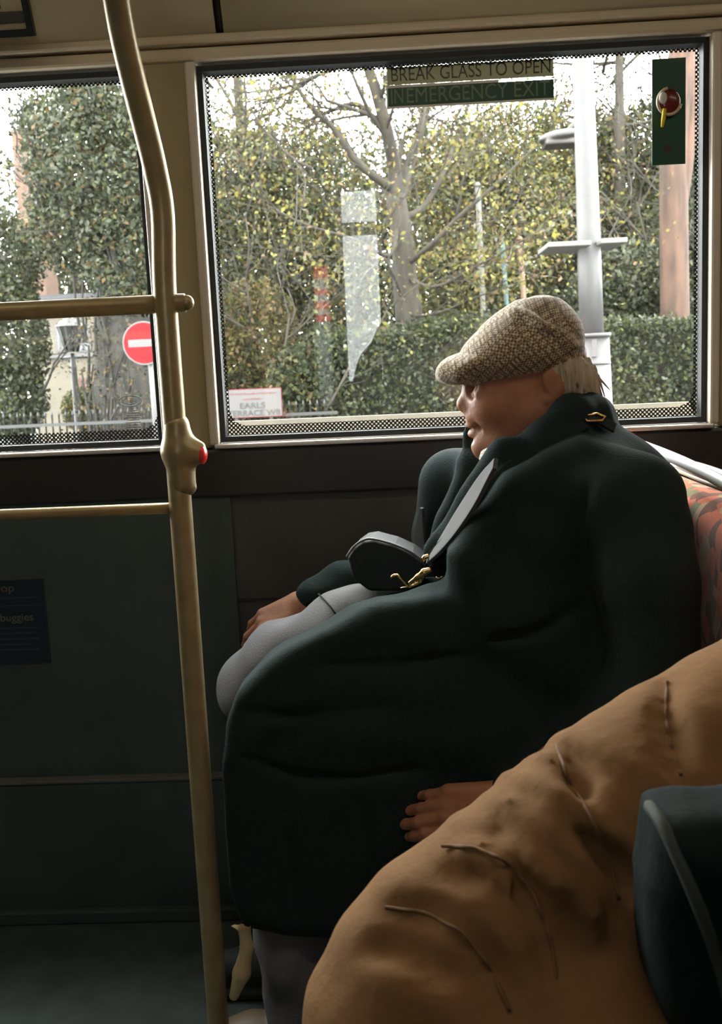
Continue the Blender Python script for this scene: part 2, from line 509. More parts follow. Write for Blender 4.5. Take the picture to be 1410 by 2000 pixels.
# ------------------------------------------------------------------ signed-distance sculpting
class Field:
    def __init__(s, lo, hi, h):
        s.lo = np.array(lo, float); s.h = h
        n = np.ceil((np.array(hi, float) - s.lo) / h).astype(int) + 1
        s.n = n
        s.a = np.full(n, 1.0, np.float32)
        s.ax = [(s.lo[i] + h * np.arange(n[i])).astype(np.float32) for i in range(3)]
    def sl(s, lo, hi):
        r = []
        for i in range(3):
            a = int(max(0, math.floor((lo[i] - s.lo[i]) / s.h)))
            b = int(min(s.n[i], math.ceil((hi[i] - s.lo[i]) / s.h) + 1))
            if b <= a: return None
            r.append(slice(a, b))
        return tuple(r)
    def grid(s, q):
        return (s.ax[0][q[0]][:, None, None], s.ax[1][q[1]][None, :, None], s.ax[2][q[2]][None, None, :])
    def put(s, q, d, k, sub=False):
        a = s.a[q]
        if sub:
            d = -d
            if k > 0:
                hh = np.maximum(k - np.abs(a - d), 0) / k
                s.a[q] = np.maximum(a, d) + hh * hh * k * .25
            else: s.a[q] = np.maximum(a, d)
        else:
            if k > 0:
                hh = np.maximum(k - np.abs(a - d), 0) / k
                s.a[q] = np.minimum(a, d) - hh * hh * k * .25
            else: s.a[q] = np.minimum(a, d)
    def cone(s, p0, p1, r0, r1, k=0.02, sub=False):
        p0 = np.array(p0, float); p1 = np.array(p1, float)
        R = max(r0, r1) + k + 3 * s.h
        q = s.sl(np.minimum(p0, p1) - R, np.maximum(p0, p1) + R)
        if q is None: return s
        X, Y, Z = s.grid(q)
        d = p1 - p0; L2 = max(float(d @ d), 1e-9)
        t = np.clip(((X - p0[0]) * d[0] + (Y - p0[1]) * d[1] + (Z - p0[2]) * d[2]) / L2, 0, 1)
        D = np.sqrt((X - p0[0] - t * d[0]) ** 2 + (Y - p0[1] - t * d[1]) ** 2 + (Z - p0[2] - t * d[2]) ** 2) - (r0 + (r1 - r0) * t)
        s.put(q, D, k, sub); return s
    def ball(s, c, r, k=0.02, sub=False):
        return s.cone(c, c, r, r, k, sub)
    def ell(s, c, r, R=None, k=0.02, sub=False):
        """Ellipsoid; R columns are the local axes (3x3 array) for radii r."""
        c = np.array(c, float); r = np.array(r, float)
        R = np.eye(3) if R is None else np.array(R, float)
        ext = np.sqrt((R ** 2) @ (r ** 2)) + k + 3 * s.h
        q = s.sl(c - ext, c + ext)
        if q is None: return s
        X, Y, Z = s.grid(q)
        dx, dy, dz = X - c[0], Y - c[1], Z - c[2]
        u = [(dx * R[0, i] + dy * R[1, i] + dz * R[2, i]) for i in range(3)]
        k0 = np.sqrt(sum((u[i] / r[i]) ** 2 for i in range(3)))
        k1 = np.sqrt(sum((u[i] / r[i] ** 2) ** 2 for i in range(3))) + 1e-6
        s.put(q, k0 * (k0 - 1) / k1, k, sub); return s
    def rbox(s, c, hs, rad, R=None, k=0.02, sub=False):
        c = np.array(c, float); hs = np.array(hs, float)
        R = np.eye(3) if R is None else np.array(R, float)
        ext = np.abs(R) @ hs + k + 3 * s.h
        q = s.sl(c - ext, c + ext)
        if q is None: return s
        X, Y, Z = s.grid(q)
        dx, dy, dz = X - c[0], Y - c[1], Z - c[2]
        u = [np.abs(dx * R[0, i] + dy * R[1, i] + dz * R[2, i]) - hs[i] + rad for i in range(3)]
        D = np.sqrt(sum(np.maximum(x, 0) ** 2 for x in u)) + np.minimum(np.maximum(np.maximum(u[0], u[1]), u[2]), 0) - rad
        s.put(q, D, k, sub); return s
    def prism(s, poly, y0, y1, rad, k=0.02, lean=0.0):
        """Polygon in the X-Z plane extruded along Y, edges rounded by rad; lean shears Y with Z."""
        pl = np.array([(p[0], p[2]) for p in poly], float)
        q = s.sl((pl[:, 0].min() - k - .03, y0 - k - .08, pl[:, 1].min() - k - .03), (pl[:, 0].max() + k + .03, y1 + k + .08, pl[:, 1].max() + k + .03))
        X, Y, Z = s.grid(q)
        x, z = X[:, 0, :], Z[0, :, :]
        x, z = np.broadcast_arrays(X[:, :, :][:, 0, :], Z[0])
        n = len(pl); d2 = np.full(x.shape, 1e9); inside = np.zeros(x.shape, bool)
        for i in range(n):
            a, b = pl[i], pl[(i + 1) % n]
            e = b - a
            t = np.clip(((x - a[0]) * e[0] + (z - a[1]) * e[1]) / (e @ e), 0, 1)
            d2 = np.minimum(d2, (x - a[0] - t * e[0]) ** 2 + (z - a[1] - t * e[1]) ** 2)
            c = ((a[1] > z) != (b[1] > z)) & (x < (b[0] - a[0]) * (z - a[1]) / (b[1] - a[1] + 1e-12) + a[0])
            inside ^= c
        D = np.where(inside, -1, 1) * np.sqrt(d2)
        u = D[:, None, :] + rad
        zc = pl[:, 1].mean()
        yy = Y - lean * (Z - zc)
        w = np.abs(yy - (y0 + y1) / 2) - (y1 - y0) / 2 + rad
        d = np.sqrt(np.maximum(u, 0) ** 2 + np.maximum(w, 0) ** 2) + np.minimum(np.maximum(u, w), 0) - rad
        s.put(q, d, k); return s
    def val(s, p):
        i = np.rint((np.array(p) - s.lo) / s.h).astype(int)
        if (i < 0).any() or (i >= s.n).any(): return 1.0
        return float(s.a[tuple(i)])
    def surf(s, px, py, ya, yb, lift=0.0, default=None):
        """First point of the sculpture on the line of sight through a photo pixel, between depths ya and yb."""
        best, bv = None, 1e9
        for Y in np.arange(ya, yb, s.h * .5):
            p = at(px, py, float(Y)); v = s.val(p)
            if v < 0: return at(px, py, float(Y) - lift)
            if v < bv: bv, best = v, float(Y)
        return at(px, py, (default or best) - lift)
    def chain(s, pts, rads, k=0.02, sub=False):
        for i in range(len(pts) - 1):
            s.cone(pts[i], pts[i + 1], rads[i], rads[i + 1], k, sub)
        return s
    def warp(s, fn, lo=None, hi=None):
        q = s.sl(s.lo if lo is None else lo, s.ax[0][-1:].tolist() + s.ax[1][-1:].tolist() + s.ax[2][-1:].tolist() if hi is None else hi)
        X, Y, Z = s.grid(q)
        s.a[q] = s.a[q] + fn(X, Y, Z).astype(np.float32)
        return s
    def mesh(s):
        a = s.a
        neg = a < 0
        c = np.zeros(np.array(a.shape) - 1, np.int8)
        for i in (0, 1):
            for j in (0, 1):
                for k in (0, 1):
                    c += neg[i:neg.shape[0] - 1 + i, j:neg.shape[1] - 1 + j, k:neg.shape[2] - 1 + k]
        act = (c > 0) & (c < 8)
        ijk = np.argwhere(act)
        ids = np.full(act.shape, -1, np.int32)
        ids[act] = np.arange(len(ijk))
        acc = np.zeros((len(ijk), 3)); cnt = np.zeros(len(ijk))
        corners = np.array([(i, j, k) for i in (0, 1) for j in (0, 1) for k in (0, 1)])
        val = [a[tuple((ijk + o).T)] for o in corners]
        for m in range(8):
            for n in range(m + 1, 8):
                if np.abs(corners[m] - corners[n]).sum() != 1: continue
                x, y = val[m], val[n]
                w = (x < 0) != (y < 0)
                t = np.where(w, x / np.where(w, x - y, 1), 0)
                p = corners[m] + t[:, None] * (corners[n] - corners[m])
                acc[w] += p[w]; cnt[w] += 1
        V = s.lo + s.h * (ijk + acc / cnt[:, None])
        F = []
        for ax in range(3):
            o = [0, 0, 0]; o[ax] = 1
            n0 = neg[tuple(slice(0, neg.shape[i] - o[i]) for i in range(3))]
            n1 = neg[tuple(slice(o[i], None) for i in range(3))]
            e = np.argwhere(n0 != n1)
            b, cc = (ax + 1) % 3, (ax + 2) % 3
            ok = (e[:, b] > 0) & (e[:, cc] > 0) & (e[:, b] < neg.shape[b] - 1) & (e[:, cc] < neg.shape[cc] - 1)
            e = e[ok]
            flip = n0[tuple(e.T)]
            def g(db, dc):
                q = e.copy(); q[:, b] += db; q[:, cc] += dc
                return ids[tuple(q.T)]
            quad = np.stack([g(-1, -1), g(0, -1), g(0, 0), g(-1, 0)], 1)
            quad[~flip] = quad[~flip][:, ::-1]
            F.append(quad)
        F = np.concatenate(F)
        return V, F[(F >= 0).all(1)]

def relax(V, F, it=2, lam=0.5):
    """Laplacian smoothing of a quad mesh."""
    n = len(V)
    E = np.concatenate([F[:, [i, (i + 1) % 4]] for i in range(4)])
    deg = np.bincount(E[:, 0], minlength=n) + np.bincount(E[:, 1], minlength=n)
    for _ in range(it):
        S = np.zeros_like(V)
        for ax in range(3):
            S[:, ax] = np.bincount(E[:, 0], V[E[:, 1], ax], n) + np.bincount(E[:, 1], V[E[:, 0], ax], n)
        V = V + lam * (S / deg[:, None] - V)
    return V

def np_mesh(name, V, F, m, parent=None, smooth=True):
    me = bpy.data.meshes.new(name)
    V = np.asarray(V, np.float32); F = np.asarray(F, np.int32)
    k = F.shape[1]
    me.vertices.add(len(V)); me.vertices.foreach_set('co', V.ravel())
    me.loops.add(F.size); me.loops.foreach_set('vertex_index', F.ravel())
    me.polygons.add(len(F))
    me.polygons.foreach_set('loop_start', np.arange(0, F.size, k, dtype=np.int32))
    me.polygons.foreach_set('loop_total', np.full(len(F), k, np.int32))
    me.update(calc_edges=True)
    if smooth:
        me.polygons.foreach_set('use_smooth', np.ones(len(F), bool))
    me.materials.append(m)
    o = bpy.data.objects.new(name, me)
    return link(o, parent)

def sculpt(name, field, m, parent=None, it=2):
    V, F = field.mesh()
    V = relax(V, F, it)
    return np_mesh(name, V, F, m, parent)

def axes(u, n):
    """Orthonormal frame with columns u, v, n."""
    u = Vector(u).normalized(); n = Vector(n); n = (n - u * n.dot(u)).normalized()
    v = n.cross(u)
    return np.array([[u[i], v[i], n[i]] for i in range(3)])
# ------------------------------------------------------------------ the bus: shell
WY = 2.0                                  # inner face of the window wall
NY = -0.45                                # inner face of the wall behind the camera
ZB, ZT = CZ - 0.142, CZ + 0.594           # window bottom / top
XL, XR = -0.361, 0.629                    # right-hand window
X2 = -0.478                               # right edge of the left-hand window
BX0, BX1 = -2.6, 3.0
ROOF = 2.34

box('floor', BX0, BX1, NY, WY, -0.04, 0.0, M['floor']); tag(bpy.data.objects['floor'], 'dark bus floor', kind='structure')
ce = box('ceiling', BX0, BX1, NY, WY + .06, ROOF, ROOF + .05, M['ceiling']); tag(ce, 'cream bus ceiling', kind='structure')
wl = box('wall_left', BX0 - .05, BX0, NY, WY, 0, ROOF, M['wallnear']); tag(wl, 'end wall of the bus', kind='structure')
wr = box('wall_right', BX1, BX1 + .05, NY, WY, 0, ROOF, M['wallnear']); tag(wr, 'rear wall of the bus', kind='structure')

# window wall ------------------------------------------------------------
wf = struct('wall_far', 'window-side wall of the bus, dark below and olive cream around the panes', (0, WY, 0))
box('lower_panel', BX0, BX1, WY, WY + .06, 0.0, ZB - .10, M['burgundy'], wf)
box('sill_band', BX0, BX1, WY - .018, WY + .06, ZB - .112, ZB - .012, M['sill'], wf, bev=.006)
box('heater_box', BX0, BX1, WY - .03, WY, 0.02, .318, M['lower'], wf, bev=.004)
box('heater_lip', BX0, BX1, WY - .034, WY, .318, .326, M['leather_edge'], wf, bev=.002)
box('skirting', BX0, BX1, WY - .05, WY - .03, 0.0, .03, M['lower'], wf, bev=.004)
box('panel_seam', -.36, BX1, WY - .003, WY, .700, .706, M['sill'], wf)
# left bay under the left window: deeper dark lining
box('bay_panel', BX0, X2 + .13, WY - .010, WY, .318, ZB - .112, M['lower'], wf)
# pillars between the panes
PIL = [('pillar_panel', X2 + .012, XL - .012), ('pillar_panel', XR + .022, BX1), ('pillar_panel', BX0, -2.05)]
for nm, a, b in PIL:
    box(nm, a, b, WY - .012, WY + .05, ZB - .012, ZT + .05, M['pillar'], wf, bev=.008, smooth=False)
# header trim: two slim ridges above the panes, then the curved cove
for z0, z1, y in ((ZT + .006, ZT + .030, WY - .020), (ZT + .034, ZT + .052, WY - .028)):
    box('header_ridge', BX0, BX1, y, WY + .05, z0, z1, M['trim'], wf, bev=.006)
prof = [(WY - .015, ZT + .054), (WY - .03, ZT + .09), (WY - .06, ZT + .16), (WY - .13, ZT + .27), (WY - .24, ZT + .38), (WY - .40, ROOF - .08), (WY - .55, ROOF)]
prof = [(p.x, p.y) for p in spline([(a, b, 0) for a, b in prof], 5)]
seamx = at(428, 60, WY - .03).x
for x0, x1 in ((BX0, seamx - .008), (seamx + .008, 1.15), (1.166, BX1)):
    vs, fs = [], []
    for y, z in prof:
        vs += [(x0, y, z), (x1, y, z)]
    for i in range(len(prof) - 1):
        fs.append((2 * i, 2 * i + 1, 2 * i + 3, 2 * i + 2))
    o = mesh_obj('cove_panel', vs, fs, M['cove'], wf, True)
    sm = o.modifiers.new('thick', 'SOLIDIFY'); sm.thickness = .012; sm.offset = 1
for x in (seamx, 1.158):
    vs, fs = [], []
    for y, z in prof:
        vs += [(x - .0085, y + .004, z + .002), (x + .0085, y + .004, z + .002)]
    for i in range(len(prof) - 1):
        fs.append((2 * i, 2 * i + 1, 2 * i + 3, 2 * i + 2))
    o = mesh_obj('cove_seam', vs, fs, M['gasket'], wf, True)
    sm = o.modifiers.new('thick', 'SOLIDIFY'); sm.thickness = .006; sm.offset = 0
box('outer_skin', BX0, BX1, WY + .05, WY + .07, ZT + .03, ROOF + .05, M['wallnear'], wf)

def rect_ring(bm, x0, x1, z0, z1, w, y0, y1, sides='LRTB'):
    if 'L' in sides: add_box(bm, x0, x0 + w, y0, y1, z0, z1)
    if 'R' in sides: add_box(bm, x1 - w, x1, y0, y1, z0, z1)
    if 'B' in sides: add_box(bm, x0 + w, x1 - w, y0, y1, z0, z0 + w)
    if 'T' in sides: add_box(bm, x0 + w, x1 - w, y0, y1, z1 - w, z1)

def bus_window(name, label, x0, x1, frit_bottom, sill):
    w = struct(name, label, ((x0 + x1) / 2, WY, ZB))
    bm = bmesh.new(); add_box(bm, x0 + .004, x1 - .004, WY + .028, WY + .034, ZB, ZT + .01)
    bm_obj('pane', bm, M['glass'], w)
    bm = bmesh.new(); rect_ring(bm, x0, x1, ZB, ZT, .011, WY - .004, WY + .034)
    bm_obj('gasket', bm, M['gasket'], w)
    for s, xx in ((-1, x0), (1, x1)):
        box('edge_strip', min(xx, xx + s * .020), max(xx, xx + s * .020), WY - .024, WY + .01, ZB - .004, ZT + .004, M['edge'], w, bev=.005)
    box('bottom_strip', x0 - .01, x1 + .01, WY - .026, WY + .01, ZB - .012, ZB - .002, M['chrome'], w, bev=.003)
    # dotted frit print on the inside of the pane
    y = WY + .0268
    a, b, c, d = x0 + .011, x1 - .011, ZB + .011, ZT - .011
    fw = .0065
    vs, fs = [], []
    def q(p, r, s_, t):
        n = len(vs); vs.extend([(p, y, s_), (r, y, s_), (r, y, t), (p, y, t)]); fs.append((n, n + 1, n + 2, n + 3))
    q(a, b, c, c + frit_bottom); q(a, a + fw, c + frit_bottom, d); q(b - fw, b, c + frit_bottom, d); q(a + fw, b - fw, d - fw, d)
    for cx, s in ((a + fw, 1), (b - fw, -1)):        # rounded inner corners
        n = len(vs); vs.extend([(cx, y, c + frit_bottom), (cx + s * .03, y, c + frit_bottom), (cx + s * .009, y, c + frit_bottom + .009), (cx, y, c + frit_bottom + .03)])
        fs.append((n, n + 1, n + 2, n + 3))
    mesh_obj('dotted_border', vs, fs, M['frit'], w)
    if sill:
        a_, b_ = ZB - .02, ZB + .036
        mesh_obj('outer_sill', [(x0, WY + .045, a_), (x1, WY + .045, a_), (x1, WY + .11, b_), (x0, WY + .11, b_), (x0, WY + .13, b_), (x1, WY + .13, b_), (x1, WY + .13, a_), (x0, WY + .13, a_)],
                 [(0, 1, 2, 3), (3, 2, 5, 4), (4, 5, 6, 7), (0, 3, 4, 7), (1, 6, 5, 2), (0, 7, 6, 1)], M['outer_sill'], w)
    return w
M['outer_sill'] = mat('pale_outer_sill', (0.085, 0.068, 0.035), 0.7, var=.2, vscale=20)
win1 = bus_window('window_1', 'wide bus window behind the seated man', XL, XR, .020, True)
win2 = bus_window('window_2', 'bus window left of the upright pole', -2.05, X2, .022, False)

# wall behind the camera: narrow door panes that show as pale strips mirrored in the window
wn_ = struct('wall_near', 'near-side wall of the bus with narrow door panes', (0, NY, 0))
VY = 2 * (WY + .03) - NY
A, B = at(664, 372, VY), at(742, 742, VY)
ox0, ox1, oz0, oz1 = A.x, (at(735, 372, VY).x + at(745, 700, VY).x) / 2, B.z, A.z
C1, D1 = at(610, 518, VY), at(662, 792, VY)
px0, px1, pz0, pz1 = C1.x, D1.x - .02, D1.z, C1.z
cuts = [px0, px1, ox0, ox1]
box('wall_lining', BX0, px0, NY - .04, NY, 0, ROOF, M['wallnear'], wn_)
box('wall_lining', px1, ox0, NY - .04, NY, 0, ROOF, M['wallnear'], wn_)
box('wall_lining', ox1, BX1, NY - .04, NY, 0, ROOF, M['wallnear'], wn_)
box('wall_lining', px0, px1, NY - .04, NY, 0, pz0, M['wallnear'], wn_)
box('wall_lining', px0, px1, NY - .04, NY, pz1, ROOF, M['wallnear'], wn_)
box('wall_lining', ox0, ox1, NY - .04, NY, 0, oz0, M['wallnear'], wn_)
box('wall_lining', ox0, ox1, NY - .04, NY, oz1, ROOF, M['wallnear'], wn_)
bz = at(700, 448, VY).z
box('door_bar', ox0 - .02, ox1 + .02, NY, NY + .03, bz - .027, bz + .027, M['gasket'], wn_)
box('door_pane', ox0, ox1, NY - .03, NY - .025, oz0, oz1, M['glass2'], wn_)
box('door_pane', px0, px1, NY - .03, NY - .025, pz0, pz1, M['glass2'], wn_)
sd = [at(x, y, VY) for x, y in ((747, 626), (747, 750), (688, 750), (697, 712), (706, 690), (726, 668), (737, 640))]  # added plate, shaped as a head silhouette to cut the mirrored strip
bm = bmesh.new()
fa = bm.faces.new([bm.verts.new((p.x, NY + .012, p.z)) for p in sd])
ex = bmesh.ops.extrude_face_region(bm, geom=[fa])
bmesh.ops.translate(bm, vec=(0, .008, 0), verts=[g for g in ex['geom'] if isinstance(g, bmesh.types.BMVert)])
bmesh.ops.recalc_face_normals(bm, faces=bm.faces)
bm_obj('door_guard', bm, M['gasket'], wn_)
# red and white translucent notice on the narrow pane
def translucent(name, col, f=.8):
    m = bpy.data.materials.new(name); m.use_nodes = True
    nt = m.node_tree; N, L = nt.nodes, nt.links
    N.remove(N['Principled BSDF'])
    t = N.new('ShaderNodeBsdfTranslucent'); t.inputs[0].default_value = (*col, 1)
    L.new(t.outputs[0], N['Material Output'].inputs['Surface'])
    return m
def sheet(name, x0, x1, y, z0, z1, m, parent):
    """Thin printed film lying on a pane."""
    return mesh_obj(name, [(x0, y, z0), (x1, y, z0), (x1, y, z1), (x0, y, z1)], [(0, 1, 2, 3)], m, parent)
M['film_red'] = translucent('red_film', (0.75, 0.10, 0.08))
M['film_white'] = translucent('white_film', (0.62, 0.52, 0.46))
M['film_grey'] = translucent('grey_film', (0.26, 0.28, 0.26))
nh = at(630, 628, VY).z
rows = [(.0, .22, 'film_red'), (.22, .42, 'film_white'), (.42, .52, 'film_red'), (.52, .64, 'film_white'), (.64, .78, 'film_red'), (.78, .88, 'film_white'), (.88, 1, 'film_red')]
for a, b, c in rows:
    sheet('door_notice', px0, px1, NY - .0235, pz1 + (nh - pz1) * b, pz1 + (nh - pz1) * a, M[c], wn_)
sheet('door_film', px0, px1, NY - .0235, pz0, nh, M['film_grey'], wn_)

# bus seats with patterned cushions and grey trim
def bus_seat(name, label, x_front, y0, y1, z_top, rail=True, group=None):
    """Seat facing -X: back cushion front face at x_front."""
    s = thing(name, label, 'seat', (x_front, (y0 + y1) / 2, 0), group)
    yc, hw = (y0 + y1) / 2, (y1 - y0) / 2
    f = Field((x_front - .06, y0 - .03, .38), (x_front + .2, y1 + .03, z_top + .05), .010)
    f.rbox((x_front + .055, yc, .45 + (z_top - .45) / 2), (.05, hw, (z_top - .45) / 2), .045, k=.0)
    sculpt('back_cushion', f, M['moquette'], s)
    f = Field((x_front - .5, y0 - .03, .3), (x_front + .1, y1 + .03, .52), .012)
    f.rbox((x_front - .2, yc, .42), (.23, hw, .055), .04, k=0)
    sculpt('seat_cushion', f, M['moquette'], s)
    box('shell', x_front + .10, x_front + .125, y0 - .005, y1 + .005, .32, z_top + .004, M['seat_dark'], s, bev=.012)
    pts = spline([(x_front + .085, y0 - .004, .55), (x_front + .085, y0 - .004, z_top - .07), (x_front + .085, y0 + .06, z_top + .008),
                  (x_front + .085, yc, z_top + .014), (x_front + .085, y1 - .06, z_top + .008), (x_front + .085, y1 + .004, z_top - .07), (x_front + .085, y1 + .004, .55)], 6)
    tube('trim', pts, .013, M['seat_grey'], s, 10)
    if rail:
        a, b = at(1250, 868, 1.86), at(1450, 962, 1.34)
        tube('grab_rail', spline([a, (a + b) / 2 + Vector((0, 0, .004)), b, b + Vector((.02, -.3, -.03))], 6), .0095, M['seat_grey'], s, 12)
        a, b = at(1290, 905, 1.84), at(1450, 974, 1.36)
        tube('rail_strip', spline([a, (a + b) / 2, b, b + Vector((.02, -.3, -.03))], 6), .0032, M['trim'], s, 8)
        for yy in (1.15, 1.75):
            tube('rail_post', [(x_front + .09, yy, z_top - .02), (x_front + .09, yy, z_top + .025)], .009, M['seat_dark'], s, 10)
    box('pedestal', x_front - .3, x_front - .05, yc - .05, yc + .05, 0, .38, M['seat_dark'], s, bev=.01)
    return s
bus_seat('bus_seat', 'orange and green patterned bus seat with grey trim behind the seated man', .452, 1.02, 1.93, .955)

# unseen ceiling lamps, added above the frame to lift the cabin's ambient light
for i, x in enumerate((-1.5, 0.0, 1.5)):
    t = thing('ceiling_lamp', ['warm ceiling strip lamp towards the front of the bus', 'warm ceiling strip lamp over the aisle beside the seated man', 'warm ceiling strip lamp towards the rear of the bus'][i], 'lamp', (x, .75, ROOF), 'ceiling strip lamps')
    box('housing', x - .6, x + .6, .68, .82, ROOF - .03, ROOF, M['lamp_body'], t, bev=.006)
    box('diffuser', x - .58, x + .58, .69, .81, ROOF - .045, ROOF - .028, M['lamp_diffuser'], t, bev=.006)

# ------------------------------------------------------------------ pole, rails and bell push
PX, PY, PR = -.330, 1.45, .0172
gp = thing('grab_pole', 'brass-toned upright grab pole with bent top, two side rails and a red bell push', 'pole', (PX, PY, 0))
top = [at(318, 420, 1.445), at(303, 330, 1.43), at(280, 235, 1.405), at(256, 140, 1.37), at(236, 50, 1.335), at(218, -60, 1.29), at(200, -190, 1.23)]
top += [top[-1] + Vector((-.012, -.05, .16)), Vector((top[-1].x - .02, top[-1].y - .11, ROOF))]
pp = [Vector((PX, PY, z)) for z in (0, .4, .8, 1.1, 1.3)] + top
tube('upright', spline(pp, 8), PR, M['pole'], gp, 20)
for (pa, pb, nm) in (((0, 607), (300, 590), 'side_rail'), ((0, 1000), (335, 989), 'side_rail')):
    z = at(pb[0], pb[1] + 4, PY).z
    r = .0135 if pa[1] < 700 else .0085
    x1 = PX + .028 if pa[1] < 700 else PX - .004
    tube(nm, [(BX0 + .3, PY + .004, z), (-1.2, PY + .004, z), (x1, PY + .004, z)], r, M['pole'], gp, 16)
    if pa[1] < 700:
        f = Field((x1 - .03, PY - .03, z - .03), (x1 + .03, PY + .04, z + .03), .002)
        f.ball((x1 + .002, PY + .004, z), .0115, 0)
        sculpt('rail_end_cap', f, M['pole'], gp)
# bell push: cast sleeve around the pole, neck and red button
def P(px, py, dy=0): return at(px, py, PY + dy)
f = Field(P(290, 960) - Vector((0.03, .06, .02)), P(430, 790) + Vector((.02, .06, .02)), .0018)
f.chain([P(345, 832), P(349, 880), P(357, 945)], [.0195, .0245, .0195], k=.01)
f.chain([P(352, 885), P(383, 886)], [.021, .0155], k=.012)
f.chain([P(362, 850), P(372, 866), P(392, 871)], [.007, .008, .006], k=.008)
sculpt('bell_push_housing', f, M['pole'], gp)
f = Field(P(375, 920) - Vector((0, .04, 0)), P(420, 850) + Vector((0, .04, 0)), .0014)
f.ell(P(394, 887), (.0085, .014, .0155), k=0)
tag(sculpt('bell_button', f, M['red_button'], gp), 'red bell push button')
f = Field(P(350, 975) - Vector((0, .04, 0)), P(400, 920) + Vector((0, .04, 0)), .0014)
f.ball(P(374, 938), .0055, .003); f.ball(P(375, 951), .0055, .003); f.cone(P(366, 938), P(368, 952), .012, .012, .004)
sculpt('clamp', f, M['pole'], gp)

# ------------------------------------------------------------------ stickers and notices in the bus
def quad_sticker(name, m, parent, pxs, Y, thick=.0012):
    """Thin printed sheet with four pixel corners (bl, br, tr, tl) lying in the plane Y."""
    pts = [at(x, y, Y) for x, y in pxs]
    vs = [tuple(p) for p in pts] + [(p.x, p.y + thick, p.z) for p in pts]
    fs = [(0, 1, 2, 3), (7, 6, 5, 4), (0, 4, 5, 1), (1, 5, 6, 2), (2, 6, 7, 3), (3, 7, 4, 0)]
    return mesh_obj(name, vs, fs, m, parent)

GY = WY + .0262
M['olive'] = translucent('sticker_olive', (0.017, 0.015, 0.008))
es = thing('exit_sign', 'long two-row emergency exit sticker at the top of the wide window', 'sign', at(918, 210, GY))
zt, zm, zb = at(757, 133, GY).z, at(757, 167, GY).z, at(757, 209, GY).z
xa, xb = at(757, 170, GY).x, at(1081, 150, GY).x
sheet('upper_strip', xa, xb, GY - .0012, zm, zt, M['olive'], es)
box('lower_strip', xa, xb, GY - .0015, GY, zb, zm - .006, M['green'], es)
box('divider', xa, xa + (xb - xa) * .67, GY - .002, GY, zm - .006, zm - .001, M['white'], es)
box('lower_edge', xa - .003, xb, GY - .0015, GY, zb - .004, zb, M['white'], es)
box('side_edge', xa - .003, xa, GY - .0015, GY, zb, zm, M['white'], es)
box('top_edge', xa, xb, GY - .0016, GY, zt - .002, zt, M['post_orange'], es)
tz = (zt + zm) / 2 + .001
def fit_text(name, s, xs0, xs1, z, size, m, parent, y, bold=0.0):
    o = text_mesh(name, s, size, (0, 0, 0), m, parent, bold=bold)
    co = np.array([v.co for v in o.data.vertices])
    w = co[:, 0].max() - co[:, 0].min()
    sx = (xs1 - xs0) / w
    o.data.transform(Matrix.Translation((xs0 - co[:, 0].min() * sx, y, z)) @ Matrix.Diagonal((sx, 1, 1, 1)))
    return o
fit_text('upper_lettering', 'BREAK GLASS TO OPEN', xa + .008, xb - .006, tz, .036, M['olive_text'], es, GY - .0019)
tz = (zb + zm) / 2 - .003
fit_text('lower_lettering', 'IN', xa + .006, xa + .030, tz, .040, M['green_text'], es, GY - .0019)
fit_text('lower_lettering', 'EMERGENCY EXIT', xa + .037, xb - .008, tz, .040, M['green_text'], es, GY - .0019)

hs = thing('break_glass_sticker', 'narrow upright green emergency sticker with red cap and yellow tag in the window corner', 'sign', at(1305, 322, GY))
z0, z1 = at(1303, 322, GY).z, at(1311, 114, GY).z
x0, x1 = at(1273, 322, GY).x, at(1338, 322, GY).x
box('backing', x0, x1, GY - .0015, GY, z0, z1, M['green'], hs)
for i, (fy, w) in enumerate(((.08, .6), (.16, .72), (.21, .68), (.27, .5), (.72, .55), (.77, .68), (.90, .7), (.94, .6))):
    zz = z1 + (z0 - z1) * fy
    cx = (x0 + x1) / 2
    box('print_line', cx - w * (x1 - x0) / 2, cx + w * (x1 - x0) / 2, GY - .0018, GY, zz - .002, zz + .002, M['green_line'] if 'green_line' in M else M.setdefault('green_line', mat('green_line', (0.022, 0.07, 0.04), .4)), hs)
cc = at(1306, 199, GY - .006)
f = Field(cc - Vector((.035, .02, .035)), cc + Vector((.035, .02, .035)), .0013)
f.ell(cc, (.0225, .010, .0245), k=0)
sculpt('cap', f, M['redcap'], hs)
ring = [cc + Vector((math.cos(a) * .0225, -.004, math.sin(a) * .0245)) for a in np.linspace(PI * .55, PI * 1.92, 22)]
tube('cap_rim', ring, .0032, M['trim'], hs, 8)
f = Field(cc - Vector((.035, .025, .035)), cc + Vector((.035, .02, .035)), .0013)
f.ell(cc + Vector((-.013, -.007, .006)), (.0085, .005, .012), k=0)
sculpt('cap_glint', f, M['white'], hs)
tube('tag', [at(1298, 212, GY - .016), at(1296, 230, GY - .014), at(1293, 248, GY - .012)], [.0038, .0045, .003], M['yellow'], hs, 8)
dd = at(1303, 291, GY)
bm = bmesh.new(); bmesh.ops.create_cone(bm, segments=20, radius1=.007, radius2=.007, depth=.002, cap_ends=True)
bmesh.ops.transform(bm, matrix=Matrix.Translation((dd.x, GY - .0015, dd.z)) @ Matrix.Rotation(PI / 2, 4, 'X'), verts=bm.verts)
bm_obj('print_dot', bm, M['brick'], hs)

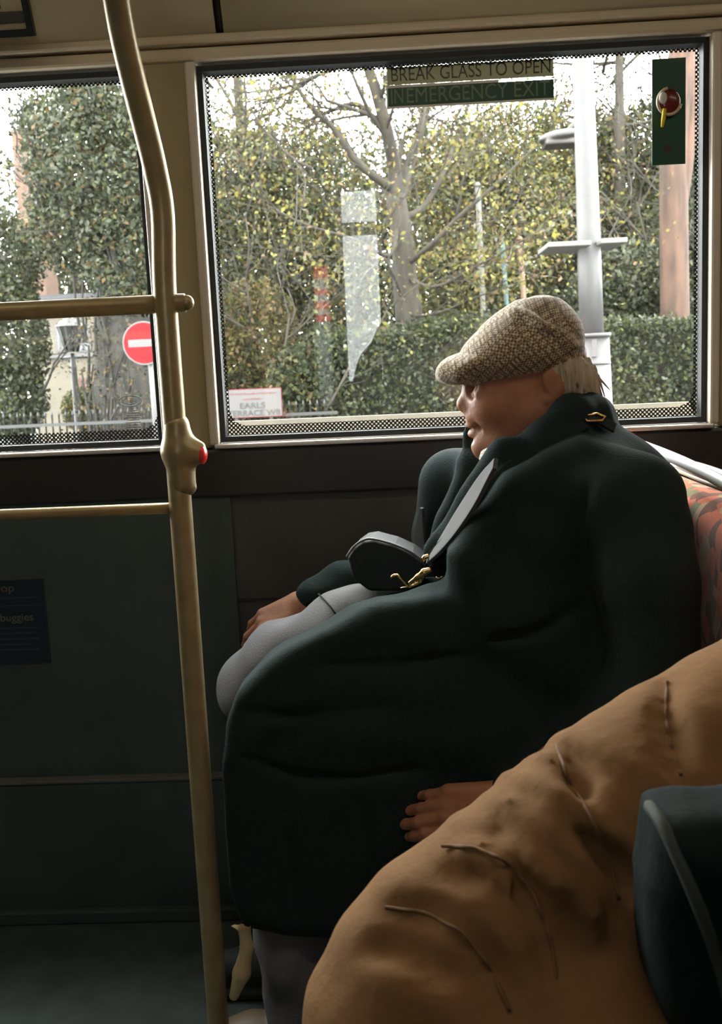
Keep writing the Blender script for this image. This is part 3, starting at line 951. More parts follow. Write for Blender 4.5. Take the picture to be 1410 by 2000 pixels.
# maker's mark etched on the left pane
mk = thing('glass_mark', 'small pale etched maker mark low on the left window', 'marking', at(255, 850, GY))
ec = at(254, 783, GY)
for rx, rz, r in ((.024, .011, .0009), (.015, .006, .0008)):
    tube('ring', [ec + Vector((math.cos(a) * rx, 0, math.sin(a) * rz)) for a in np.linspace(0, 2 * PI, 30)], r, M['post_pale'], mk, 6)
M['mark'] = mat('etched_mark', (0.30, 0.29, 0.26), .7)
for i in range(9):
    zz = at(258, 802 + i * 4.6, GY).z
    w = (.010, .016, .013, .016, .014, .016, .012, .015, .009)[i]
    box('print_line', ec.x + .004 - w, ec.x + .004 + w, GY - .001, GY, zz - .0009, zz + .0009, M['mark'], mk)

# blue notice low on the left wall
BY = WY - .0105
bn = thing('wall_notice', 'dark blue notice about buggies on the wall below the left window', 'notice', at(40, 1295, BY))
nx1 = at(92, 1210, BY).x; nz0, nz1 = at(92, 1294, BY).z, at(86, 1130, BY).z
nx0 = nx1 - .22
box('notice_sheet', nx0, nx1, BY - .002, BY, nz0, nz1, M['blue'], bn)
for a, b, c, d in ((nx0, nx1, nz0, nz0 + .0018), (nx0, nx1, nz1 - .0018, nz1), (nx1 - .0018, nx1, nz0, nz1), (nx0, nx1 - .004, at(40, 1182, BY).z - .001, at(40, 1182, BY).z + .001)):
    box('notice_line', a, b, BY - .0024, BY, c, d, M['notice_ink2'], bn)
fit_text('notice_lettering', 'loop', at(-16, 1150, BY).x, at(28, 1148, BY).x, at(10, 1149, BY).z, .024, M['notice_ink'], bn, BY - .0026)
fit_text('notice_lettering', 'buggies', at(2, 1207, BY).x, at(66, 1205, BY).x, at(30, 1206, BY).z, .024, M['notice_ink'], bn, BY - .0026)
for y, xe in ((1167, 78), (1226, 76), (1236, 70), (1247, 78), (1258, 60), (1268, 76)):
    zz = at(40, y, BY).z
    box('notice_line', nx0 + .01, at(xe, y, BY).x, BY - .0024, BY, zz - .0016, zz + .0016, M['notice_ink2'], bn)

# framed card on the cove above the left window
FY = WY - .085
fc = thing('framed_card', 'dark-framed printed card above the left window', 'card', at(0, 70, FY))
x1 = at(68, 40, FY).x; z0, z1 = at(68, 70, FY).z, at(60, -75, FY).z
x0 = x1 - .30
rot = Matrix.Translation((x1, FY, z0)) @ Matrix.Rotation(math.radians(22), 4, 'X') @ Matrix.Translation((-x1, -FY, -z0))
o = box('card', x0 + .01, x1 - .012, FY - .003, FY, z0 + .012, z1 - .01, M['paper'], fc); o.data.transform(rot)
bm = bmesh.new(); rect_ring(bm, x0, x1, z0, z1, .013, FY - .008, FY + .004); o = bm_obj('frame', bm, M['frame_black'], fc); o.data.transform(rot)
for (a, b, y, h) in ((-40, 55, 36, .010), (-60, 10, 14, .004), (-60, -10, 55, .004)):
    zz = at(20, y, FY).z
    o = box('card_print', at(a, y, FY).x, at(b, y, FY).x, FY - .0045, FY, zz - h, zz + h, M['ink'], fc); o.data.transform(rot)
# ------------------------------------------------------------------ hands
def hand(f, wrist, u, n, side=1, size=1.0, curl=(.25, .5, .35), spread=.06, thumb=(.55, .35), k=.006):
    """Hand sculpted into field f. u: towards the fingers, n: back-of-hand normal, side: +1/-1 thumb side along v."""
    A = axes(u, n)
    U, V, Nn = (Vector(A[:, i]) for i in range(3))
    w = Vector(wrist); s = size
    V = V * side                                     # V now points to the thumb side
    off = (.027, .009, -.009, -.026)
    reach = (.086, .090, .086, .078)
    lens = ((.042, .026, .020), (.046, .030, .021), (.043, .028, .021), (.034, .021, .018))
    f.cone(w - U * .05 * s, w, .026 * s, .025 * s, .012)
    kn = []
    for i in range(4):
        p = w + (U * reach[i] + V * off[i]) * s
        kn.append(p)
        f.cone(w + V * off[i] * .55 * s + U * .012 * s, p, .0155 * s, .0118 * s, .010)
    for i in range(4):
        p = kn[i]; ang = 0.0
        rad = (.0099, .0101, .0097, .0088)[i] * s
        for j in range(3):
            ang += curl[j] + (.05 * i if j == 0 else 0)
            d = (U * math.cos(ang) - Nn * math.sin(ang) + V * spread * (1.5 - i)).normalized()
            q = p + d * lens[i][j] * s
            f.cone(p, q, rad, rad * .90, .0035 if j else .006)
            p, rad = q, rad * .90
    b = w + (U * .018 + V * .024 - Nn * .006) * s
    c1 = b + (U * .040 + V * .030 * thumb[0] * 1.6 - Nn * .012) * s
    c2 = c1 + (U * .032 + V * .012 * thumb[1] * 2 - Nn * .008) * s
    c3 = c2 + (U * .024 + V * .002 - Nn * .006) * s
    f.chain([b, c1, c2, c3], [.016 * s, .0125 * s, .0105 * s, .0085 * s], k)

# ------------------------------------------------------------------ the seated man
MY = 1.62
def H(px, py, dy=0.0): return at(px, py, MY + dy)
man = thing('person', 'person in a checked flat cap and black coat sitting sideways by the window', 'person', (.18, MY, 0))

# head and neck, finely sculpted
f = Field(H(860, 960) - Vector((0, .14, .02)), H(1210, 560) + Vector((.02, .14, 0)), .0023)
tilt = Matrix.Rotation(math.radians(-14), 3, 'Y')
TA = np.array([[tilt[i][j] for j in range(3)] for i in range(3)])
f.ell(H(1040, 708), (.088, .074, .080), TA, 0)                       # cranium
f.ell(H(985, 775), (.066, .062, .098), TA, .03)                      # face mass
f.ell(H(1025, 800), (.07, .064, .07), TA, .03)
for s in (-1, 1):
    f.cone(H(1076, 800, s * .048), H(975, 872, s * .024), .030, .022, .025)   # jaw
    f.ell(H(962, 795, s * .036), (.028, .022, .026), TA, .022)       # cheek
    f.ell(H(952, 757, s * .036), (.024, .020, .012), TA, .012)       # cheekbone
f.ball(H(953, 868), .024, .02)                                       # chin
f.cone(H(950, 870, -.010), H(950, 870, .010), .022, .022, .015)
f.cone(H(930, 735, -.030), H(930, 735, .030), .012, .012, .016)      # brow ridge
for s in (-1, 1):
    f.ball(H(926, 760, s * .031), .014, .012, sub=True)              # sockets
    f.ball(H(941, 762, s * .031), .0125, .004)
    f.cone(H(926, 768, s * .02), H(934, 770, s * .046), .004, .004, .006)   # bags under the eyes
f.cone(H(924, 748), H(909, 786), .0085, .0115, .010)                 # nose bridge
f.ell(H(907, 790), (.0125, .0125, .0125), TA, .008)                  # tip
for s in (-1, 1):
    f.ell(H(917, 796, s * .0115), (.0105, .007, .008), TA, .005)     # wings
    f.ball(H(911, 805, s * .006), .0035, .003, sub=True)
    f.cone(H(925, 798, s * .020), H(938, 838, s * .031), .0035, .003, .007, sub=True)  # smile line
f.cone(H(926, 815, -.012), H(926, 815, .012), .013, .013, .012)      # upper lip mass
f.ell(H(921, 829), (.010, .021, .0075), TA, .005)                    # upper lip
f.ell(H(926, 846), (.011, .019, .0082), TA, .005)                    # lower lip
f.ell(H(915, 838), (.010, .022, .0016), TA, .002, sub=True)          # mouth line
f.ell(H(927, 860), (.008, .016, .005), TA, .006, sub=True)           # fold under the lip
for s in (-1, 1):                                                    # ears
    f.ell(H(1082, 752, s * .075), (.016, .009, .029), np.array([[tilt[i][j] for j in range(3)] for i in range(3)]), .006)
    f.ell(H(1079, 749, s * .085), (.010, .005, .018), TA, .004, sub=True)
    f.ball(H(1072, 782, s * .074), .008, .006)
f.cone(H(1085, 800), H(1120, 925), .060, .064, .03)                  # neck
f.cone(H(1010, 850), H(1060, 935), .034, .04, .04)
HV, HF = f.mesh(); HV = relax(HV, HF, 2)

# hands
FW = at(590, 1178, 1.825)
f = Field(FW - Vector((.19, .09, .14)), FW + Vector((.1, .08, .07)), .0021)
hand(f, FW, (-.86, -.10, -.46), (.32, -.45, .78), side=1, size=1.0, curl=(.30, .55, .45), spread=.10)
V1, F1 = f.mesh(); V1 = relax(V1, F1, 1)
NW = at(985, 1562, 1.375)
f = Field(NW - Vector((.21, .1, .15)), NW + Vector((.1, .08, .1)), .0021)
hand(f, NW, (-.93, .12, -.22), (-.12, -.93, .38), side=1, size=1.02, curl=(.22, .42, .30), spread=.012, thumb=(.3, .2))
V2, F2 = f.mesh(); V2 = relax(V2, F2, 1)

# frame of the torso: the shoulders are turned a little towards the aisle
SN, SF = at(1236, 985, 1.425), at(888, 945, 1.80)
sh = (SF - SN); sh.z = 0; sh.normalize()
fw = Vector((0, 0, 1)).cross(sh)              # forward (towards the left of the picture)
if fw.x > 0: fw = -fw
TR = np.array([[sh[i], fw[i], (0, 0, 1)[i]] for i in range(3)])
neck = H(1110, 900)
hip = at(1165, 1440, 1.62)
knee_f, knee_n = at(503, 1338, 1.72), at(514, 1478, 1.50)
ank_f, ank_n = at(610, 1800, 1.72), at(575, 1850, 1.50)
elb_n, wr_n = at(1280, 1330, 1.36), NW + Vector((.02, 0, .004))
elb_f, wr_f = at(868, 1130, 1.850), FW + Vector((.03, .0, .018))

# body under the clothes (coarse) joined with head and hands into one mesh
f = Field((-.55, 1.2, 0.02), (.62, 1.97, 1.08), .012)
f.ell(at(1100, 1070, MY), (.18, .095, .20), TR, .0)
f.ell(at(1130, 1290, MY), (.15, .10, .17), TR, .05)
f.ell(hip, (.16, .11, .11), TR, .05)
f.cone(neck, at(1105, 960, MY), .055, .09, .04)
for a, b, c, d in ((SN, elb_n, NW, -1), (SF, elb_f, FW, 1)):
    f.chain([a, b, c], [.050, .036, .022], .01)
f.chain([hip + Vector((-.02, -.09, -.02)), knee_n, ank_n], [.085, .052, .036], .02)
f.chain([hip + Vector((-.02, .09, .02)), knee_f, ank_f], [.085, .052, .036], .02)
for a in (ank_n, ank_f):
    f.chain([a, Vector((a.x, a.y, .06)), Vector((a.x - .12, a.y, .045))], [.034, .034, .024], .01)
BV, BF = f.mesh(); BV = relax(BV, BF, 2)
# skip anything of the coarse body that would poke out around the wrists
allV = np.concatenate([HV, V1, V2, BV])
allF = np.concatenate([HF, F1 + len(HV), F2 + len(HV) + len(V1), BF + len(HV) + len(V1) + len(V2)])
np_mesh('body', allV, allF, M['skin'], man)

# eyes (dark, lowered)
# hair: white locks at the temple and nape
f = Field(H(1060, 860) - Vector((0, .11, 0)), H(1200, 660) + Vector((0, .11, 0)), .0024)
for s in (-1, 1):
    f.ell(H(1112, 735, s * .058), (.030, .022, .042), TA, .0)
    f.ell(H(1092, 716, s * .068), (.022, .012, .022), TA, .012)
f.ell(H(1133, 742), (.027, .055, .046), TA, .015)
f.ell(H(1146, 775), (.017, .045, .030), TA, .015)
def strands(X, Y, Z):
    return .0022 * np.sin(Y * 620 + Z * 60 + X * 240) + .0018 * np.sin(X * 760 - Y * 210 + Z * 90)
f.warp(strands)
hr = sculpt('hair', f, M['hair'], man, 1)
rh = random.Random(4)
for i in range(26):
    a0 = rh.uniform(0, 1); sx = rh.uniform(-.06, .02)
    p0 = H(1085 + 55 * a0, 702 + rh.uniform(-4, 8), -.066 + .05 * a0 + rh.uniform(-.006, .004))
    p1 = p0 + Vector((.010 + .014 * a0, -.004, -.030)); p2 = p0 + Vector((.016 + .022 * a0 + rh.gauss(0, .004), rh.gauss(0, .003), -.052 - rh.uniform(0, .016)))
    tube('hair_lock', [p0, p1, p2], [.0022, .0026, .0008], M['hair'], hr, 6)
f = Field(H(915, 930) - Vector((0, .09, 0)), H(1000, 850) + Vector((0, .06, 0)), .0018)
f.ell(at(956, 893, 1.55), (.016, .022, .015), TA, 0)
f.warp(lambda X, Y, Z: .0012 * np.sin(X * 900) * np.sin(Z * 800 + Y * 500))
sculpt('goatee', f, M['beard'], man, 1)

# flat cap ---------------------------------------------------------------
f = Field(H(830, 780) - Vector((0, .13, 0)), H(1170, 555) + Vector((0, .13, 0)), .0024)
cap_t = Matrix.Rotation(math.radians(-24), 3, 'Y')
CA = np.array([[cap_t[i][j] for j in range(3)] for i in range(3)])
f.ell(H(1040, 672), (.076, .092, .064), np.eye(3), 0)
f.ell(H(1015, 672), (.095, .094, .056), CA, .03)
f.ell(H(962, 698), (.064, .082, .036), CA, .03)
f.ell(H(1076, 676), (.040, .084, .050), np.eye(3), .03)
f.ell(H(1046, 616), (.036, .050, .026), CA, .03)
f.cone(H(1108, 690, -.05), H(1108, 690, .05), .016, .016, .02)
f.cone(H(930, 727, -.045), H(930, 727, .045), .013, .013, .02)
# underside hollowed for the head
f.ell(H(1030, 765), (.110, .074, .052), CA, .008, sub=True)
# pleat of cloth pulled across the crown
f.cone(H(1008, 618, -.055), H(1056, 655, -.090), .007, .006, .012)
f.cone(H(1056, 655, -.090), H(1120, 672, -.070), .006, .004, .012)
cr_ = [f.surf(x, y, 1.4, 1.7, -.002) for x, y in ((1000, 606), (1030, 622), (1058, 644), (1090, 656), (1122, 676))]
f.chain(spline(cr_, 4), [.003 + .004 * math.sin(PI * i / 16) for i in range(17)], .012)
cr_ = [f.surf(x, y, 1.4, 1.7, .004) for x, y in ((1012, 622), (1045, 646), (1085, 664))]
f.chain(spline(cr_, 4), [.006] * 9, .012, True)
sculpt('cap_crown', f, M['tweed'], man)
f = Field(H(835, 790) - Vector((0, .12, 0)), H(960, 660) + Vector((0, .12, 0)), .0022)
bt = Matrix.Rotation(math.radians(-20), 3, 'Y')
BA = np.array([[bt[i][j] for j in range(3)] for i in range(3)])
f.ell(H(912, 714), (.054, .080, .015), BA, 0)
f.ell(H(882, 720), (.024, .060, .018), BA, .012)
f.cone(H(874, 727, -.035), H(874, 727, .035), .0125, .0125, .012)
f.ell(H(930, 712), (.05, .075, .026), BA, .02)
f.cone(H(900, 731, -.062), H(880, 728, -.03), .012, .012, .010)
f.cone(H(900, 731, .062), H(880, 728, .03), .012, .012, .010)
sculpt('cap_peak', f, M['tweed'], man)

# coat -------------------------------------------------------------------
f = Field((-.50, 1.16, .20), (.66, 1.985, 1.16), .0065)
f.ell(at(1100, 1075, MY), (.205, .125, .215), TR, 0)                 # chest
f.ell(at(1125, 1240, MY), (.205, .150, .22), TR, .06)                # belly
f.ell(at(1150, 1400, MY), (.205, .165, .15), TR, .06)                # hips
f.cone(at(1118, 905, MY), SN + Vector((-.03, 0, .0)), .072, .072, .05)
f.cone(at(1095, 905, MY), SF + Vector((.01, 0, -.005)), .070, .062, .04)
f.cone(neck, at(1110, 1000, MY), .085, .12, .05)
f.ell(at(1225, 1060, 1.56), (.09, .11, .16), TR, .05)                # rounded back
f.chain([SN, at(1264, 1130, 1.375), elb_n], [.078, .070, .064], .022)
f.chain([elb_n, wr_n + Vector((.06, 0, .02)), wr_n], [.066, .05, .043], .02)
f.chain([SF, at(874, 1050, 1.835), elb_f], [.066, .062, .056], .02)
f.chain([elb_f, wr_f + Vector((.05, 0, .01)), wr_f], [.054, .046, .038], .015)
# coat skirt draped over the far thigh down to the knee
f.chain([at(1080, 1270, 1.70), at(860, 1245, 1.70), at(760, 1236, 1.71)], [.13, .10, .086], .03)
f.chain([at(1140, 1430, 1.52), at(820, 1360, 1.53), at(620, 1370, 1.53), knee_n + Vector((.03, .02, .02))], [.115, .10, .085, .066], .035)
# the near skirt of the coat hangs as one flat fall of cloth from the lap
sk = [(735, 1182), (620, 1236), (520, 1300), (462, 1352), (436, 1420), (432, 1500), (437, 1620), (446, 1740), (470, 1812), (560, 1832), (800, 1842), (1030, 1830), (1190, 1620), (1260, 1400), (1230, 1240), (980, 1180), (840, 1160)]
f.prism([at(x, y, 1.44) for x, y in sk], 1.425, 1.53, .028, .03)
# near flank and sleeve: one broad dark plane
ch = [(985, 925), (1060, 880), (1140, 852), (1220, 905), (1300, 985), (1325, 1100), (1335, 1230), (1300, 1330), (1180, 1400), (930, 1250), (880, 1130), (872, 1080)]
f.prism([at(x, y, 1.44) for x, y in ch], 1.415, 1.56, .035, .04)
# lapels and the hollow of the open front
f.cone(at(985, 890, 1.50), at(850, 1080, 1.575), .030, .020, .02)
f.cone(at(930, 905, 1.70), at(850, 1075, 1.66), .03, .020, .02)
f.cone(at(948, 930, 1.60), at(858, 1085, 1.61), .032, .014, .015, sub=True)
# stand-up collar
cn = [(978, 922, 1.530), (1012, 902, 1.515), (1065, 858, 1.508), (1117, 810, 1.525), (1150, 808, 1.57), (1160, 812, 1.63), (1145, 815, 1.69), (1090, 835, 1.725), (1010, 868, 1.735), (950, 868, 1.725), (917, 848, 1.705)]
cp = [at(*c) for c in cn]
f.chain([p - Vector((0, 0, .05)) for p in cp], [.034] * 8 + [.022] * 3, .02)
f.chain(cp, [.020, .026, .028, .030, .030, .030, .028, .024, .018, .012, .009], .02)
f.cone(at(915, 830, 1.70), at(915, 862, 1.705), .007, .012, .01)
# folds
def folds(X, Y, Z):
    e = np.exp(-((Z - .78) / .22) ** 2)
    d = .0035 * np.sin(46 * (X * .7 + Z * .6 + .3 * Y) + 5 * np.sin(9 * Z + 7 * Y)) * e
    d = d + .003 * np.sin(70 * (Z - .45 * X) + 4 * np.sin(11 * X)) * np.exp(-((X + .12) / .25) ** 2) * np.exp(-((Z - .66) / .14) ** 2)
    return d
f.warp(folds)
CB = Field.__new__(Field); CB.__dict__.update(f.__dict__); CB.a = f.a.copy()
for px_, w_ in (([(1150, 935), (1128, 1040), (1135, 1150), (1160, 1270)], .007), ([(1140, 1180), (1060, 1230), (960, 1250)], .005), ([(470, 1390), (600, 1400), (760, 1380)], .005), ([(480, 1480), (620, 1520), (820, 1500)], .004),
                ([(560, 1640), (575, 1720), (580, 1800)], .005), ([(700, 1560), (720, 1680), (715, 1810)], .006), ([(640, 1300), (760, 1300), (900, 1280)], .004), ([(1000, 960), (985, 1060), (960, 1150)], .004)):
    ps_ = spline([CB.surf(x, y, 1.25, 1.8, w_ * .3) for x, y in px_], 5)
    f.chain(ps_, [w_ * (.4 + .6 * math.sin(PI * (i + .5) / len(ps_))) for i in range(len(ps_))], .012, True)
sculpt('coat', f, M['coat'], man)
COAT = f
# hem line across the draped skirt
hp = [at(625, 1152, 1.66), at(640, 1170, 1.634), at(655, 1192, 1.628), at(668, 1215, 1.63)]
# epaulette buckle under the collar
yb_ = COAT.surf(1158, 838, 1.35, 1.7).y - .006
bk = [at(x, y, yb_ + dy) for x, y, dy in ((1138, 813, 0), (1147, 823, -.002), (1176, 821, -.002), (1183, 814, .002), (1166, 808, .004), (1138, 813, 0))]
tube('shoulder_buckle', bk, .0022, M['gold'], man, 8)
ribbon('shoulder_tab', [at(1110, 822, yb_ + .006), at(1160, 816, yb_ + .003), at(1200, 836, yb_ + .008)], [(0, -.8, .6)] * 3, .016, .004, M['leather'], man)

# lapel faces, window light painted in as a paler grey than the coat
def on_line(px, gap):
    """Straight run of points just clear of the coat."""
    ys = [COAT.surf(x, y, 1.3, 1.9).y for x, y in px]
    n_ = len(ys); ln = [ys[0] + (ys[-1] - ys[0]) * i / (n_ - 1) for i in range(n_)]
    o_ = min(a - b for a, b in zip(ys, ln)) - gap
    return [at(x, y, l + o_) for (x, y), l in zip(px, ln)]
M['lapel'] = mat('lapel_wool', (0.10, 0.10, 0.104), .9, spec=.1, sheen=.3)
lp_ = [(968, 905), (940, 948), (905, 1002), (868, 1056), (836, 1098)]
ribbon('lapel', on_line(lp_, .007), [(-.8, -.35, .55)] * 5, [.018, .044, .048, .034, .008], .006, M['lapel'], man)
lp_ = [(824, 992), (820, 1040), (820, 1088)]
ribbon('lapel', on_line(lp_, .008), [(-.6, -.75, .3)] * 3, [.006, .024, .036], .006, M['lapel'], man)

# trousers
f = Field((-.50, 1.36, .06), (.12, 1.9, .86), .0065)
f.chain([at(840, 1235, 1.705), at(700, 1238, 1.71), at(560, 1297, 1.72), knee_f], [.088, .084, .075, .072], .03)
f.chain([knee_n + Vector((.05, .02, -.02)), (knee_n + ank_n) / 2 + Vector((-.004, 0, 0)), ank_n, Vector((ank_n.x, ank_n.y, .11))], [.058, .060, .058, .056], .025)
f.chain([knee_f + Vector((.16, 0, .02)), knee_f + Vector((0, 0, -.012)), (knee_f + ank_f) / 2, ank_f, Vector((ank_f.x, ank_f.y, .11))], [.072, .062, .062, .058, .055], .025)
f.warp(lambda X, Y, Z: .0028 * np.sin(60 * Z + 25 * X + 3 * np.sin(20 * Y)) + .002 * np.sin(90 * X - 60 * Z + 30 * Y))
sculpt('trousers', f, M['trouser'], man)
hp = [f.surf(x, y, 1.5, 1.85, .0012) for x, y in ((622, 1160), (634, 1172), (646, 1186), (656, 1200))]
tube('trouser_seam', hp, .0016, M['coat'], man, 6)

# ankle sock and shoes
f = Field(at(420, 1985, 1.5) - Vector((0, .12, 0)), at(520, 1760, 1.5) + Vector((0, .12, 0)), .0025)
f.chain([at(445, 1794, 1.43), at(476, 1806, 1.425), at(482, 1850, 1.425), at(472, 1900, 1.425), at(457, 1945, 1.425)], [.009, .010, .010, .014, .008], .006)
tag(sculpt('sock', f, M['sock'], man), 'pale beige strip at the ankle')
for nm, a, m in (('shoe', ank_n, 'shoe_tan'), ('shoe', ank_f, 'shoe')):
    f = Field(Vector((a.x - .27, a.y - .09, .0)), Vector((a.x + .12, a.y + .09, .2)), .005)
    f.chain([Vector((a.x + .04, a.y, .055)), Vector((a.x - .08, a.y, .05)), Vector((a.x - .17, a.y, .038))], [.045, .045, .036], .02)
    f.cone(Vector((a.x + .01, a.y, .07)), Vector((a.x, a.y, .13)), .046, .045, .02)
    f.rbox(Vector((a.x - .06, a.y, .010)), (.15, .046, .010), .008, k=.006)
    sculpt(nm, f, M[m], man)

# ------------------------------------------------------------------ bag on his lap
bag = thing('shoulder_bag', 'black leather bag with gold clips resting on the seated person\'s lap', 'bag', at(770, 1150, 1.62))
pol = [(678, 1089), (690, 1071), (708, 1058), (728, 1055), (770, 1066), (805, 1082), (829, 1101), (826, 1135), (785, 1155), (720, 1155), (688, 1130)]
bm = bmesh.new()
fr_ = [bm.verts.new(at(x, y, 1.605)) for x, y in pol]
bk_ = [bm.verts.new(at(x, y, 1.605) + Vector((.008, .115, -.004))) for x, y in pol]
bm.faces.new(fr_); bm.faces.new(bk_[::-1])
for i in range(len(pol)):
    j = (i + 1) % len(pol); bm.faces.new((fr_[i], bk_[i], bk_[j], fr_[j]))
bmesh.ops.recalc_face_normals(bm, faces=bm.faces)
o = bm_obj('bag_body', bm, M['leather'], bag)
bv = o.modifiers.new('soft', 'BEVEL'); bv.width = .006; bv.segments = 3
e = [at(x, y - 1, 1.604) for x, y in ((677, 1089), (690, 1070), (708, 1057), (728, 1054), (770, 1065), (805, 1081), (829, 1100))]
tube('bag_edge', spline(e, 5), .0022, M['leather_edge'], bag, 8)  # lit top edge of the flap, painted as a grey line
# strap up to the shoulder
ribbon('strap', [COAT.surf(x, y, 1.3, 1.8, .003) for x, y in ((836, 1096), (892, 1040), (950, 965), (1010, 905), (1080, 862), (1140, 826))],
       [(-.3, -.9, .3)] * 6, .022, .004, M['coat'], bag)
# gold clip, ring and keeper
Gy = 1.548
tube('gold_ring', [at(824, 1095, Gy), at(829, 1088, Gy), at(836, 1086, Gy), at(841, 1090, Gy)], .0040, M['gold'], bag, 10)
f = Field(at(785, 1160, Gy) - Vector((.01, .03, .0)), at(860, 1095, Gy) + Vector((.01, .03, 0)), .0014)
f.chain([at(841, 1113, Gy), at(828, 1118, Gy), at(815, 1127, Gy), at(800, 1138, Gy)], [.0052, .0062, .0042, .0030], .003)
f.chain([at(828, 1122, Gy), at(820, 1138, Gy), at(800, 1146, Gy)], [.0045, .0034, .0028], .003)
sculpt('gold_clip', f, M['gold'], bag)
tube('gold_keeper', [at(762, 1131, Gy), at(768, 1124, Gy), at(775, 1123, Gy), at(786, 1134, Gy), at(796, 1146, Gy), at(782, 1149, Gy)], [.0022, .003, .0026, .002, .002, .0018], M['gold'], bag, 8)
tube('gold_hook', [at(851, 1127, Gy), at(857, 1130, Gy), at(863, 1127, Gy), at(868, 1124, Gy)], .0020, M['gold'], bag, 8)

# ------------------------------------------------------------------ neighbour in the tan puffer jacket (right foreground)
nb = thing('person', 'person in a tan quilted jacket, arm bent, in the right foreground', 'person', (.62, .9, 0))
sh_p, el_p = at(1575, 1455, .93), at(850, 2020, .80)
mid = at(1215, 1640, .86)
f = Field((-.16, .48, .45), (.98, 1.28, 1.12), .0085)
arm = [sh_p, at(1420, 1530, .90), at(1310, 1590, .88), mid, at(1110, 1705, .845), at(1010, 1800, .825), at(905, 1900, .81), el_p]
f.chain(arm, [.125, .112, .105, .101, .097, .100, .106, .112], .03)
f.chain([el_p, at(1150, 2160, .72), at(1500, 2220, .66)], [.108, .095, .075], .04)
f.ell((.72, .98, .86), (.18, .24, .27), None, .08)
f.ell((.74, .98, .62), (.20, .24, .18), None, .08)
f.cone((.70, .98, 1.05), sh_p, .09, .11, .05)
# creases and quilting seams pressed into the nylon, ridges between them
JB = Field.__new__(Field); JB.__dict__.update(f.__dict__); JB.a = f.a.copy()
def press(px, w, k=.012, sub=True, lift=0.0):
    pts = [JB.surf(x, y, .55, 1.15, lift) for x, y in px]
    pts = [p for p in spline(pts, 4)]
    n_ = len(pts)
    f.chain(pts, [w * (.08 + .92 * math.sin(PI * (i + .6) / (n_ + .2))) for i in range(n_)], k, sub)
CR = [([(1302, 1325), (1300, 1400), (1312, 1460), (1335, 1530)], .0060),
      ([(1082, 1452), (1098, 1505), (1140, 1580), (1180, 1660), (1205, 1760), (1215, 1860)], .0100),
      ([(1105, 1480), (1150, 1560), (1195, 1640), (1235, 1740)], .0060),
      ([(948, 1594), (985, 1636), (1040, 1664), (1100, 1672)], .0062),
      ([(745, 1768), (830, 1780), (900, 1815), (960, 1890), (1010, 1990)], .0045),
      ([(855, 1704), (930, 1700), (1000, 1714), (1060, 1760)], .0035),
      ([(1010, 1548), (1050, 1610), (1110, 1680), (1165, 1790), (1180, 1880)], .0055),
      ([(1045, 1530), (1085, 1600), (1140, 1690), (1185, 1820)], .0050),
      ([(975, 1665), (1020, 1710), (1060, 1790), (1080, 1900)], .0050),
      ([(1090, 1690), (1130, 1790), (1150, 1900)], .0050),
      ([(690, 1850), (800, 1862), (900, 1925)], .0035)]
for c_, w_ in CR: press(c_, w_ * 1.35, .018, True, w_ * .5)
for rd in ([(1030, 1530), (1070, 1610), (1125, 1690), (1175, 1800)], [(985, 1560), (1030, 1640), (1090, 1720)], [(900, 1650), (960, 1690), (1010, 1760)], [(1062, 1470), (1085, 1540), (1120, 1610)], [(1165, 1560), (1205, 1640)]):
    press(rd, .006, .016, False, -.002)
ad = (el_p - sh_p).normalized()
def rump(X, Y, Z):
    t = (X - mid.x) * ad.x + (Y - mid.y) * ad.y + (Z - mid.z) * ad.z
    q = X * .62 + Z * .78
    g = np.exp(-((t - .03) / .12) ** 2)
    return (.0028 * np.sin(95 * t + 9 * np.sin(13 * q + 8 * Y)) * g + .0022 * np.sin(50 * t + 31 * q + 17 * Y) + .0014 * np.sin(120 * q + 40 * Y + 30 * t)).astype(np.float32)
f.warp(rump, lo=(-.16, .48, .45), hi=(.42, 1.28, 1.12))
SEAMS = []
for px_ in ([(1303, 1330), (1300, 1400), (1312, 1460), (1332, 1520)], [(1086, 1456), (1110, 1520), (1150, 1590), (1190, 1670), (1212, 1770)],
            [(862, 1652), (925, 1655), (985, 1680), (1040, 1740), (1075, 1830), (1090, 1940)], [(752, 1772), (830, 1782), (900, 1818), (958, 1890), (1000, 1985)]):
    dense = []
    for i in range(len(px_) - 1):
        for t_ in np.linspace(0, 1, 8, endpoint=False):
            dense.append((px_[i][0] + (px_[i + 1][0] - px_[i][0]) * t_, px_[i][1] + (px_[i + 1][1] - px_[i][1]) * t_))
    SEAMS.append([f.surf(x, y, .55, 1.15, .0042) for x, y in dense])
JV, JF = f.mesh(); JV = relax(JV, JF, 2)
f = Field((-.16, .48, .45), (.98, 1.26, 1.42), .0062)
f.cone((.69, .98, 1.02), (.67, .98, 1.14), .058, .055, .02)
f.ell((.655, .98, 1.225), (.095, .076, .112), None, .02)
f.ell((.60, .98, 1.19), (.055, .055, .075), None, .02)
f.cone((.560, .98, 1.215), (.542, .98, 1.19), .010, .013, .012)
f.ell((.565, .98, 1.15), (.010, .022, .008), None, .006)
for s in (-1, 1): f.ell((.665, .98 + s * .078, 1.215), (.016, .008, .030), None, .008)
FH = at(1560, 2230, .64)
f.ell((.72, .98, .84), (.13, .18, .22), None, .06)
f.cone((.70, .98, 1.03), sh_p, .05, .06, .04)
f.chain([sh_p, mid, el_p], [.055, .05, .045], .02)
f.chain([el_p, at(1150, 2170, .72), FH + Vector((-.03, 0, .004))], [.045, .04, .026], .02)
hand(f, FH, (.9, -.1, -.2), (0, -.2, 1), side=1, size=1.0)
NV, NF = f.mesh(); NV = relax(NV, NF, 2)
f = Field((-.14, .5, .02), (.95, 1.3, .75), .012)
